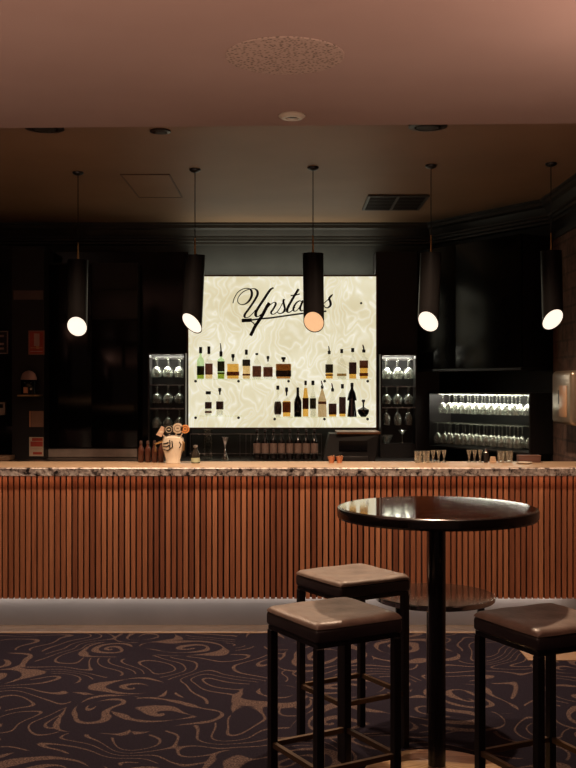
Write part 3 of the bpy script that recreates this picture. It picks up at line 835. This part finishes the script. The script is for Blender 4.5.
def pendant(cx, cy, px, ytop, zc_px, phi, lean, warm, label):
    d = (ZR-EYE)*F/(384-cy)
    c = at(cx, cy, d)
    root = empty('pendant_lamp', (c.x, d, ZR), 0, label, 'pendant lamp', 'tube pendant lamps over the bar')
    R = .0645; H0 = at(0, ytop, d).z-ZR; HC = at(0, zc_px, d).z-ZR
    MB().lathe([(.034, 0), (.036, -.004), (.034, -.012), (.022, -.020), (.006, -.024)], 20).build('canopy', M_blackmetal, root)
    MB().tube([(0, 0, -.02), (0, 0, H0+.10)], .003, 6).build('cable', M_black, root)
    MB().tube([(0, 0, H0+.11), (0, 0, H0+.002)], [.004, .007], 10).build('stem', M_brass, root)
    ta = math.tan(math.radians(43)); hx, hy = -math.sin(phi), -math.cos(phi)
    n = 48; vs = []; fs = []
    def X(x, y, z): return (x+lean*(H0-z), y, z)
    for i in range(n):
        a = 2*PI*i/n; x, y = math.cos(a), math.sin(a)
        zb = HC+R*ta*(x*hx+y*hy)
        vs += [X(R*x, R*y, H0), X(R*x, R*y, zb), X(R*.94*x, R*.94*y, zb), X(R*.94*x, R*.94*y, zb+.02)]
    top = len(vs); vs.append(X(0, 0, H0+.004))
    for i in range(n):
        k = (i+1) % n; a, b_ = i*4, k*4
        fs += [(a, b_, b_+1, a+1), (a+1, b_+1, b_+2, a+2), (a+2, b_+2, b_+3, a+3), (top, a, b_)]
    MB().add(vs, fs, True).build('lamp_tube', M_tube, root)
    vs = []
    for i in range(n):
        a = 2*PI*i/n; x, y = math.cos(a)*.935, math.sin(a)*.935
        vs.append(X(R*x, R*y, HC+R*ta*(x*hx+y*hy)+.002))
    vs2 = [(v[0], v[1], v[2]+.006) for v in vs]
    fs = [tuple(range(n)), tuple(range(2*n-1, n-1, -1))]+[(i, (i+1) % n, n+(i+1) % n, n+i) for i in range(n)]
    m = mat('diffuser_warm', (.8, .6, .4), .5, emit=(1.0, .58, .30), estr=.85) if warm else mat('diffuser_white', (.9, .85, .8), .5, emit=(1.0, .85, .70), estr=1.2)
    MB().add(vs+vs2, fs).build('diffuser', m, root)


pendant(78, 172, 77, 260, 327, math.radians(-3), -.014, 0, 'black tube pendant over the bar nearest the red notices')
pendant(195, 169, 195, 255.5, 323.5, math.radians(35), -.045, 0, 'black tube pendant hanging against the sign frame edge')
pendant(313, 167, 312, 253.5, 322.3, math.radians(8), .012, 1, 'black tube pendant with dim amber face covering letters of the script')
pendant(431, 165, 430, 253, 322, math.radians(26), -.04, 0, 'black tube pendant hanging in front of the lit glass cabinet side')
pendant(551, 163, 551, 251, 320, math.radians(-13), .025, 0, 'black tube pendant over the bar nearest the brick wall')

# ------------------------------------------------------------------ ceiling fittings
M_lens = mat('downlight_lens', (.8, .7, .6), .4, emit=(1, .72, .5), estr=6)
M_ring = mat('dark_bronze_ring', (.05, .035, .03), .35, .5)


def downlight(x, y, z, r, label, energy, aim=(0, 0), spot=130):
    root = empty('downlight', (x, y, z), 0, label, 'downlight')
    MB().lathe([(r, 0), (r*1.02, -.008), (r*.7, -.012), (r*.66, -.002), (r*.66, 0)], 28).build('ring', M_ring, root)
    MB().lathe([(r*.6, -.0125), (r*.55, -.014)], 24).build('lens', mat('recess_black', (.02, .015, .012), .5), root)
    if energy:
        light('downlight_beam', 'SPOT', (0, 0, -.02), energy, (1.0, .70, .47), .05, (aim[0], aim[1], 0), math.radians(spot), .55, parent=root)


downlight(-1.28, 5.45, ZR, .10, 'dark round downlight partly hidden by the ceiling step at the far end', DOWN_W)
downlight(-.68, 5.52, ZR, .055, 'small downlight peeping past the ceiling step near the access hatch', DOWN_W*.7)
downlight(.73, 5.41, ZR, .10, 'dark round downlight above the high table past the ceiling step', DOWN_W*1.75)
# small cream fitting in the front ceiling, unlit
q0 = (ZF-EYE)*F/(384-115)
root = empty('ceiling_fitting', ((292-288)*q0/F, q0, ZF), 0, 'small round cream ceiling fitting with dark centre near the ceiling step', 'ceiling fitting')
MB().lathe([(.058, 0), (.060, -.006), (.045, -.016), (.030, -.016), (.026, -.004)], 28).build('ring', M_cream, root)
MB().lathe([(.0255, -.003), (.024, -.010), (.008, -.014)], 20).build('dark_core', M_blackmetal, root)
q0 = (ZF-EYE)*F/(384-56)
root = empty('ceiling_speaker', ((285-288)*q0/F, q0, ZF), 0, 'large speckled round speaker grille set flush in the pink ceiling', 'ceiling speaker')
MB().lathe([(.215, -.0005), (.213, -.004), (.20, -.005)], 48).build('grille', M_speaker, root)
# vent
vr = empty('ceiling_vent', (.79, 7.68, ZR), 0, 'black double slatted air vent in the dark ceiling', 'air vent')
MB().box(-.21, .21, -.29, .29, -.004, 0).build('backing', M_black, vr)
fm = MB().box(-.22, -.20, -.30, .30, -.014, -.004).box(.20, .22, -.30, .30, -.014, -.004).box(-.20, .20, -.30, -.28, -.014, -.004).box(-.20, .20, .28, .30, -.014, -.004).box(-.01, .01, -.28, .28, -.014, -.004)
fm.build('frame', mat('vent_frame_paint', (.06, .05, .04), .5), vr)
sl = MB()
for k in range(9): sl.box(-.2, -.01, -.26+k*.062, -.245+k*.062, -.013, -.005); sl.box(.01, .2, -.26+k*.062, -.245+k*.062, -.013, -.005)
sl.build('louvres', mat('louvre_paint', (.03, .025, .02), .5), vr)
hr = empty('ceiling_hatch', (-.92, 7.07, ZR), 0, 'thin-framed square access hatch in the dark ceiling', 'access hatch')
MB().box(-.15, .15, -.40, .40, -.003, 0).build('hatch_panel', M_ceilR, hr)
MB().box(-.16, -.15, -.41, .41, -.006, 0).box(.15, .16, -.41, .41, -.006, 0).box(-.15, .15, -.41, -.40, -.006, 0).box(-.15, .15, .40, .41, -.006, 0).build('hatch_frame', mat('hatch_frame_paint', (.15, .09, .06), .5), hr)

# ------------------------------------------------------------------ beer tap tower and counter items
KY = 6.52
p = at(173, 463, KY)
u = KY/F
tap = empty('beer_tap_tower', (p.x, KY, CT+.003), 0, 'white beer tap tower with black lettering and round badges on the bar', 'beer tap')
col_ = MB().lathe([(7*u, 0), (7.5*u, .004), (7.2*u, .02), (8.5*u, .06), (10.5*u, .10), (11*u, .14), (10.2*u, .165), (7*u, .176), (2*u, .18)], 28, ax=(1, .7)).build('tower', mat('white_ceramic', (.72, .64, .52), .3, color2=(.62, .54, .43)), tap)
# black lettering strokes bent round the tower
def on_tower(x, z): # x,z in metres -> surface point
    prf = [(7.2, .02), (8.5, .06), (10.5, .10), (11, .14), (10.2, .165)]
    r_ = prf[-1][0]
    for (ra, za), (rb_, zb) in zip(prf, prf[1:]):
        if za <= z <= zb: r_ = ra+(rb_-ra)*(z-za)/(zb-za)
    r_ *= u; x = max(-r_*.98, min(r_*.98, x)); return Vector((x, -.7*math.sqrt(max(r_*r_-x*x, 0))-.0012, z))
lt = MB()
for pts in ([(-9, 20), (-6, 20.5), (-3.5, 21.5)], [(-9.5, 17.5), (-6, 17), (-3, 18.5)], [(-9, 14.5), (-5, 13.5), (-2, 14.5)], [(-2.5, 24), (-2.2, 20), (-2.6, 15)], [(-2.6, 15), (.5, 17), (-.2, 23)], [(7, 22), (8.5, 19), (7, 16)]):
    lt.tube([on_tower(a_*u, b_*u) for a_, b_ in pts], .0036, 6)
lt.build('lettering', M_black, col_)
badges = [(161.5, 431.5, 4.6, (.55, .36, .25), -1), (169.0, 429.5, 4.8, (.02, .018, .016), 0), (177.8, 428.3, 5.2, (.62, .50, .36), 0), (185.2, 429.0, 4.3, (.72, .28, .08), 0)]
for i, (bx, by, br, bc, sl_) in enumerate(badges):
    b_ = at(bx, by, KY-.03)-Vector((p.x, KY, CT+.003))
    base = Vector(((-9+i*6)*u*.8, -.02, .165))
    MB().tube([base, (base+b_)/2+Vector((0, -.01, 0)), b_], .005, 8).build('tap_arm', M_chrome, tap)
    m_ = MB()
    if sl_:
        m_.add([(b_.x+x_, b_.y+y_, b_.z+z_) for y_ in (-.01, .004) for x_, z_ in ((-.032, -.02), (.0, -.034), (.030, .022), (.0, .034))],
               [(0, 1, 2, 3), (7, 6, 5, 4), (0, 4, 5, 1), (1, 5, 6, 2), (2, 6, 7, 3), (3, 7, 4, 0)])
    else:
        m_.tube([(b_.x, b_.y-.010, b_.z), (b_.x, b_.y+.004, b_.z)], br*u, 24)
    bd = m_.build('badge', mat('badge_paint_%s' % 'abcd'[i], bc, .35), tap)
    e_ = MB()
    if sl_:
        e_.box(b_.x-.012, b_.x+.010, b_.y-.0115, b_.y-.0102, b_.z-.006, b_.z+.002).build('badge_mark', mat('badge_cream', (.7, .6, .45), .4), bd)
    else:
        cr_ = br*u*.62
        pts_ = [(b_.x+cr_*math.cos(q_), b_.y-.0105, b_.z+cr_*math.sin(q_)) for q_ in [2*PI*k/24 for k in range(25)]]
        e_.tube(pts_, .0016, 6); e_.box(b_.x-cr_*.4, b_.x+cr_*.4, b_.y-.0118, b_.y-.0102, b_.z-.002, b_.z+.004)
        e_.build('badge_mark', mat('badge_dark', (.08, .05, .035), .4) if i > 1 else MATS['badge_cream'] if 'badge_cream' in MATS else M_cream, bd)
for sx, (qx, qy) in ((-1, (155.5, 448)), (1, (184.5, 447))):
    b_ = at(qx, qy, KY)-Vector((p.x, KY, CT+.003))
    MB().tube([(sx*.045, -.01, .15), (b_.x, -.02, b_.z+.025), (b_.x-sx*.003, -.024, b_.z-.022)], [.007, .007, .005], 10).build('spout', M_brass, tap)

M_brownbottle = mat('brown_bottle_glass', (.09, .03, .018), .25, color2=(.06, .02, .012))
proto_ = None
for i, px in enumerate((141, 147.8, 154.6, 161)):
    b_ = at(px, 463, 6.62)
    if proto_ is None:
        r_ = .019
        proto_ = g_ = empty('bitters_bottle', (b_.x, 6.62, CT+.003), 0, 'small red-brown bottle in the row of four beside the tap tower', 'bottle', 'four brown bottles beside the beer taps')
        MB().lathe([(r_*.9, 0), (r_, .004), (r_, .075), (r_*.85, .09), (r_*.45, .105), (r_*.42, .118)], 16).build('bottle_glass', M_brownbottle, g_)
        MB().lathe([(r_*.55, .117), (r_*.55, .135), (r_*.3, .139)], 12).build('cap', mat('brown_cap', (.06, .03, .022), .5), g_)
    else:
        g_ = copy_tree(proto_); g_.location = (b_.x, 6.62, CT+.003)
    g_['label'] = 'small red-brown bottle, %s towards the tap tower in the row of four' % ORD[i]
# jar with pale label next to the tower
b_ = at(195.5, 463, 6.56)
jr = empty('sauce_jar', (b_.x, 6.56, CT+.003), 0, 'small dark jar with pale green base label beside the tap tower', 'jar')
MB().lathe([(.026, 0), (.028, .004), (.028, .05), (.024, .068), (.013, .085), (.012, .10)], 20).build('jar_glass', mat('dark_jar', (.03, .025, .02), .12), jr)
MB().lathe([(.0284, .006), (.0284, .034)], 20, closed=False).build('label', mat('pale_green_label', (.42, .46, .30), .6), jr)
MB().lathe([(.015, .099), (.015, .112), (.010, .114)], 16).build('lid', mat('grey_lid', (.2, .18, .16), .4), jr)

# copper cups
M_copper = mat('copper', (.62, .27, .15), .35, .7)
for i, (px, lab) in enumerate(((331.5, 'small copper cup nearer the beer taps of the touching pair'), (339.5, 'small copper cup nearer the cabinet of the touching pair'))):
    b_ = at(px, 463, 6.58)
    tag(MB().lathe([(.014, 0), (.016, .003), (.019, .02), (.025, .04), (.0235, .04), (.0155, .006)], 20).build('copper_cup', M_copper, loc=(b_.x, 6.58, CT+.003)), lab, 'cup', 'pair of copper cups on the bar')
    bb = MB()
    for k in range(9):
        an = k*2.4; rr = .004+.0045*math.sqrt(k); q_ = (rr*math.cos(an), rr*math.sin(an), .036+.004*(k % 3))
        bb.lathe([(.001, -.004), (.005, 0), (.001, .004)], 8, c=q_)
    bb.build('nuts', mat('nuts', (.42, .2, .09), .6), bpy.data.objects[[o.name for o in COL.objects if o.name.startswith('copper_cup')][-1]])

# glasses on the counter
G_c = clear_mat('counter_glassware', (.90, .90, .87), .75, .55, .15, body=(.9, .86, .78), bodyw=.03)
gp = [(418, 0, 'squat tumbler nearest the register on the bar'), (426, 0, 'second squat tumbler on the bar beside the flute trio'),
      (433, 1, 'slim tapered shot glass, first of three on the bar below the lit cabinet'), (438.6, 1, 'slim tapered shot glass, middle of three below the lit cabinet'), (444, 1, 'slim tapered shot glass, last of three below the lit cabinet'),
      (469, 1, 'slim tapered glass under the angled rack, first of its trio'), (474.6, 1, 'slim tapered glass under the angled rack, middle of its trio'), (480.2, 1, 'slim tapered glass beside the black shaker under the rack'),
      (501, 0, 'tumbler beside the folded beige napkin on the bar'), (509, 0, 'tumbler furthest along the bar towards the brown box')]
pr0 = pr1 = None
for px, kd, lab in gp:
    b_ = at(px, 463, 6.60)
    if kd == 0:
        if pr0 is None: pr0 = g_ = MB().lathe([(.020, 0), (.022, .003), (.026, .075), (.0245, .075), (.020, .012), (.001, .010)], 20).build('tumbler', G_c)
        else: g_ = pr0.copy(); COL.objects.link(g_)
    else:
        if pr1 is None: pr1 = g_ = MB().lathe([(.014, 0), (.014, .003), (.005, .016), (.005, .024), (.016, .080), (.0148, .080), (.003, .028)], 20).build('tapered_glass', G_c)
        else: g_ = pr1.copy(); COL.objects.link(g_)
    g_.location = (b_.x, 6.60, CT+.003); tag(g_, lab, 'glass', 'glasses standing on the bar')
b_ = at(486, 463, 6.60)
sh = empty('cocktail_shaker', (b_.x, 6.60, CT+.003), 0, 'small black shaker on the bar between glasses and napkin', 'shaker')
MB().lathe([(.013, 0), (.017, .06), (.017, .062)], 18).build('body', M_blackmetal, sh)
MB().lathe([(.0165, .0625), (.008, .078), (.008, .086)], 18).build('lid', M_chrome, sh)
b_ = at(493, 463, 6.60)
nk = MB()
for k in range(3): nk.box(-.022+.002*k, .020-.003*k, -.015, .015-.002*k, .0005+.013*k, .012+.013*k)
tag(nk.build('folded_napkin', mat('beige_cloth', (.62, .42, .27), .9), loc=(b_.x, 6.60, CT+.003), bevel=.003), 'beige folded napkin stack on the bar under the angled rack', 'napkin')
b_ = at(524, 462, 6.50)
tag(MB().lathe([(.030, 0), (.045, .006), (.052, .010), (.050, .011), (.030, .004)], 28).build('saucer', mat('white_china', (.75, .68, .58), .3), loc=(b_.x, 6.50, CT+.003)), 'white saucer lying on the bar in front of the brown box', 'saucer')
b_ = at(529, 463, 6.62)
bx = empty('brown_box', (b_.x, 6.63, CT+.003), 0, 'low reddish brown box on the bar towards the brick wall', 'box')
MB().box(-.07, .07, -.035, .035, 0, .036).build('body', mat('brown_card', (.13, .06, .045), .6), bx, bevel=.003)
MB().box(-.072, .072, -.037, .037, .0365, .046).build('lid', mat('brown_card_lid', (.17, .08, .055), .6), bx, bevel=.003)

# ------------------------------------------------------------------ far end: pillar and notices
PY = 8.15
a = at(12, 461, PY); b = at(44, 240, PY)
pil = struct(MB().box(a.x, b.x, PY, WP-.001, .9302, 2.60), 'wall_back_pillar', M_black)


def plate(name, x0, y0, x1, y1, m, label, cat, Y=PY, th=.008, frame=None, extra=()):
    c_ = at((x0+x1)/2, y1, Y-th)
    root = empty(name, c_, 0, label, cat)
    a_ = at(x0, y1, Y-th); b_ = at(x1, y0, Y-th)
    kids(root, [('sheet', MB().box(a_.x, b_.x, Y-th, Y-.0005, a_.z, b_.z), m)])
    if frame:
        f_ = .008; fr_ = MB().box(a_.x-f_, a_.x, Y-th-.004, Y-.0005, a_.z-f_, b_.z+f_).box(b_.x, b_.x+f_, Y-th-.004, Y-.0005, a_.z-f_, b_.z+f_)
        fr_.box(a_.x, b_.x, Y-th-.004, Y-.0005, b_.z, b_.z+f_).box(a_.x, b_.x, Y-th-.004, Y-.0005, a_.z-f_, a_.z)
        kids(root, [('frame', fr_, frame)])
    for k, (ex0, ey0, ex1, ey1, em) in enumerate(extra):
        e0 = at(ex0, ey1, Y-th); e1 = at(ex1, ey0, Y-th)
        kids(root, [('print', MB().box(e0.x, e1.x, Y-th-.001-.0004*k, Y-th-.0002, e0.z, e1.z), em)])
    return root


Pk = mat('dusty_pink_print', (.75, .45, .37), .6); Rd = mat('red_print', (.62, .08, .05), .5); Or = mat('orange_print', (.85, .38, .18), .5); Cr = mat('cream_print', (.85, .66, .48), .6)
plate('name_plate', 13.5, 290.5, 43, 299.5, mat('brown_plate', (.16, .1, .085), .5), 'small dull brown plate high on the black pillar', 'plate')
plate('safety_notice', 29.6, 331.6, 43.4, 353.6, Rd, 'framed red safety notice with a pale extinguisher shape', 'notice', frame=mat('dull_red_frame', (.5, .2, .15), .5),
      extra=[(34, 333.5, 39.5, 346, Pk), (36, 346, 39, 349, Or), (30.5, 347.5, 42.5, 348.2, Or), (30.5, 351, 42.5, 351.8, Pk)])
plate('brown_notice', 31, 411, 43.5, 427, mat('brown_kraft', (.36, .19, .12), .7), 'plain brown square notice hung on the black pillar', 'notice',
      extra=[(29.4, 411, 30.6, 427, Or)])
plate('striped_notice', 29.2, 437.2, 43.3, 456.2, Cr, 'red and cream printed notice low on the black pillar', 'notice',
      extra=[(32, 438, 42.8, 441, Rd), (30.5, 441.5, 42.8, 446.5, Rd), (33, 452, 42, 454.5, Rd), (30.5, 448.5, 42.5, 449.2, Pk)])
# domed dispenser on a brass ledge
c_ = at(28.5, 395, PY-.08)
dp = empty('domed_dispenser', (c_.x, PY-.07, c_.z), 0, 'black dispenser with pinkish domed lid standing on a brass ledge', 'dispenser')
MB().lathe([(.058, .005), (.060, .03), (.060, .115), (.062, .118)], 24, ax=(1, .8)).build('body', M_gloss, dp)
MB().lathe([(.062, .1185), (.060, .140), (.048, .168), (.025, .185), (.004, .19)], 24, ax=(1, .8)).build('dome_lid', mat('dusty_pink_dome', (.65, .42, .37), .45), dp)
MB().box(-.028, .006, -.055, -.049, .014, .062).build('price_tag', Or, dp)
MB().box(.022, .034, -.05, -.046, .04, .055).build('button', Cr, dp)
for s_ in (-.018, .028): MB().lathe([(.001, -.005), (.006, 0), (.001, .005)], 10, c=(s_, -.049, .095)).build('indicator', mat('pale_indicator', (.3, .33, .33), .3), dp)
a = at(17.3, 396.2, PY-.12); b = at(39, 394.6, PY-.12)
tag(MB().box(a.x, b.x, PY-.12, PY-.0005, c_.z-.010, c_.z+.001).build('brass_ledge', M_brass), 'narrow brass ledge under the domed dispenser', 'ledge')
# pictures and switch box on the far wall
FW = WP
plate('framed_picture', -10, 332, 7, 352.8, mat('picture_dark', (.035, .025, .024), .6), 'small dark framed picture on the wall past the black pillar', 'picture', Y=FW, frame=mat('pale_frame', (.8, .55, .45), .5),
      extra=[(-6, 335, 4, 337, Pk), (-6, 343, 4, 345, Pk), (-6, 347.5, 4, 349.5, Pk)])
plate('paper_dispenser', -6, 402, 5, 415, Cr, 'cream wall box with a dark hole past the black pillar', 'dispenser', Y=FW, th=.05, extra=[(-1, 404, 3, 408, M_black)])
p = at(9, 428, 8.3)
coat = empty('wall_phone', (p.x-.01, FW-.05, p.z-.04), 0, 'small dark wall phone with an orange handset beside the pillar', 'phone')
MB().box(-.06, .02, 0, .049, -.01, .05).build('body', M_dgrey, coat, bevel=.006)
MB().tube([(.028, -.005, -.015), (.036, -.02, .02), (.022, -.005, .062)], [.011, .008, .011], 10).build('handset', mat('orange_plastic', (.5, .2, .09), .4), coat)
a = at(-2, 457.6, 8.0); b = at(11, 462, 8.0)
tag(MB().box(a.x-.3, b.x, 7.95, 8.12, ZB+.0005, ZB+.035).build('timber_board', mat('pale_timber', (.42, .25, .15), .5), bevel=.004), 'pale timber board lying on the bench past the pillar', 'board')
# tall gloss fridge doors between pillar and glass cabinet
frg = empty('tall_fridge', (at(95, 450, 8.25).x, 8.25, ZB), 0, 'tall gloss black fridge unit between pillar and hanging glass cabinet', 'fridge')
a = at(46, 450, 8.30); b = at(91.4, 318, 8.30); c2 = at(137, 318, 8.30)
kids(frg, [('carcass', MB().box(a.x, c2.x, 8.345, WP-.001, ZB+.001, at(0, 262, 8.3).z), M_black),
           ('door', MB().box(a.x, b.x-.004, 8.325, 8.344, 1.01, at(0, 264, 8.3).z), M_gloss, .002),
           ('door', MB().box(b.x, c2.x, 8.325, 8.344, 1.01, at(0, 320, 8.3).z), M_gloss, .002)])
kids(frg, [('vent_panel', MB().box(b.x, c2.x, 8.32, 8.344, at(0, 318, 8.3).z, at(0, 290, 8.3).z), M_dgrey, .003)])

# ------------------------------------------------------------------ wall dispenser on the brick side
zz0 = 1.26; zz1 = 1.605
hd = empty('wall_dispenser', (XR-.05, 6.72, zz0), 0, 'rounded metallic dispenser box on the brick wall above the bar end', 'dispenser')
MB().box(-.15, -.001, -.30, .16, 0, zz1-zz0).build('housing', mat('champagne_metal', (.42, .33, .25), .28, .7), hd, bevel=.03, seg=4)
MB().box(-.154, -.151, -.22, -.04, .05, .25).build('front_window', mat('amber_window', (.48, .28, .16), .3), hd, bevel=.001)
MB().box(-.1545, -.1542, -.05, -.02, .13, .22).build('dark_mark', M_black, hd)

# ------------------------------------------------------------------ high table
M_top = mat('table_varnish', (.17, .055, .024), .06, scale=2.5, stretch=(1, 9, 1), color2=(.09, .028, .013), coat=1, spec=.8)
TX, TYY = .575, 4.0
tb = empty('high_table', (TX, TYY, 0), 0, 'round high bar table with varnished dark top on one black pole', 'table')
MB().lathe([(.352, 1.0), (.380, 1.004), (.3855, 1.012), (.386, 1.036), (.383, 1.043), (.376, 1.045)], 96).build('edge_band', mat('table_edge_black', (.012, .009, .009), .18), tb)
MB().lathe([(.374, 1.0452), (.372, 1.0468)], 96).build('tabletop', M_top, tb)
MB().lathe([(.034, .03), (.034, .999)], 28).build('pole', mat('pole_black', (.010, .009, .012), .2), tb)
bs = MB().lathe([(.285, 0), (.285, .006), (.278, .012), (.16, .024), (.07, .038), (.036, .05)], 64).build('base_disc', mat('spun_bronze', (.95, .72, .44), .36, .6, color2=(.55, .33, .16), scale=5, stretch=(1, 14, 1), detail=4), tb)

# small round low table behind
lt_ = empty('side_table', (.652, 4.60, 0), 0, 'small low round table with thin steel rim behind the high table pole', 'table')
MB().lathe([(.262, .565), (.264, .568), (.264, .584), (.262, .586)], 72).build('steel_rim', M_chrome, lt_)
MB().lathe([(.259, .5862), (.258, .5872)], 72).build('tabletop', mat('gloss_dark_top', (.02, .013, .01), .08), lt_)
for qx, qy in ((-.176, -.15), (.176, -.15), (.005, .20)): MB().box(qx-.014, qx+.014, qy-.014, qy+.014, 0, .565).build('leg', M_blackmetal, lt_)

# ------------------------------------------------------------------ stools
M_leather = mat('taupe_leather', (.29, .215, .175), .42, color2=(.15, .108, .09), scale=9, detail=5, bump=.15, bscale=60)
M_side_shade = mat('shaded_leather_side', (.035, .027, .03), .4, scale=10)  # same leather as the cushion, with the side's shade put into its colour


def make_stool():
    root = empty('bar_stool', (0, 0, 0))
    S = .178; n = 26; vs = []; fs = []
    def e_(x): q_ = min(1, (1-abs(x))/.16); return math.sqrt(max(0, 1-(1-q_)**2))
    for j in range(n+1):
        for i in range(n+1):
            x, y = math.sin(PI/2*(-1+2*i/n)), math.sin(PI/2*(-1+2*j/n))
            ww = .0016*math.sin(x*5+y*3)*math.cos(y*6-x*2)
            z = .7085+.0165*e_(x)*e_(y)+ww*e_(x)*e_(y)-.006*math.exp(-(x*x+y*y)*2.5)*e_(x)*e_(y)
            vs.append((x*S*(1-.03*abs(y)**8), y*S*(1-.03*abs(x)**8), z))
    for j in range(n):
        for i in range(n): a_ = j*(n+1)+i; fs.append((a_, a_+1, a_+n+2, a_+n+1))
    # underside skirt
    ring = [i for i in range(n+1)]+[(n+1)*j+n for j in range(1, n+1)]+[(n+1)*n+i for i in range(n-1, -1, -1)]+[(n+1)*j for j in range(n-1, 0, -1)]
    k0 = len(vs)
    for r_ in ring: x, y, z = vs[r_]; vs.append((x*1.004, y*1.004, .7045))
    m_ = len(ring)
    for i in range(m_): fs.append((ring[i], k0+i, k0+(i+1) % m_, ring[(i+1) % m_]))
    fs.append(tuple(k0+i for i in range(m_)))
    MB().add(vs, fs, True).build('seat_cushion', M_leather, root)
    MB().box(-S*.99, S*.99, -S*.99, S*.99, .655, .704).build('seat_side', M_side_shade, root, bevel=.012, seg=3)
    MB().box(-S*.95, S*.95, -S*.95, S*.95, .640, .6548).build('seat_frame', M_blackmetal, root)
    L0 = S*.885
    for sx in (-1, 1):
        for sy in (-1, 1):
            MB().box(sx*L0-.0145, sx*L0+.0145, sy*L0-.0145, sy*L0+.0145, 0, .6398).build('leg', M_blackmetal, root, bevel=.002, seg=1)
    for k in range(4):
        m_ = MB(); A = L0-.0146
        if k < 2: m_.box(-A, A, (-1, 1)[k]*L0-.008, (-1, 1)[k]*L0+.008, .218, .236)
        else: m_.box((-1, 1)[k-2]*L0-.008, (-1, 1)[k-2]*L0+.008, -A, A, .218, .236)
        m_.build('footrest_bar', mat('worn_brass_bar', (.16, .10, .06), .4, .6), root)
    return root


st = make_stool()
for i, (x, y, a, lab) in enumerate(((.16, 3.665, 30, 'square taupe leather bar stool in front of the others, brushing the table shadow'),
                                     (.272, 4.39, 31, 'square taupe leather bar stool closest to the bar, behind the front stool'),
                                     (.885, 3.565, 26, 'square dark leather bar stool on the brick wall side of the table'))):
    o = st if i == 0 else copy_tree(st)
    o.location = (x, y, 0); o.rotation_euler = (0, 0, math.radians(a)); tag(o, lab, 'stool', 'bar stools round the high table')
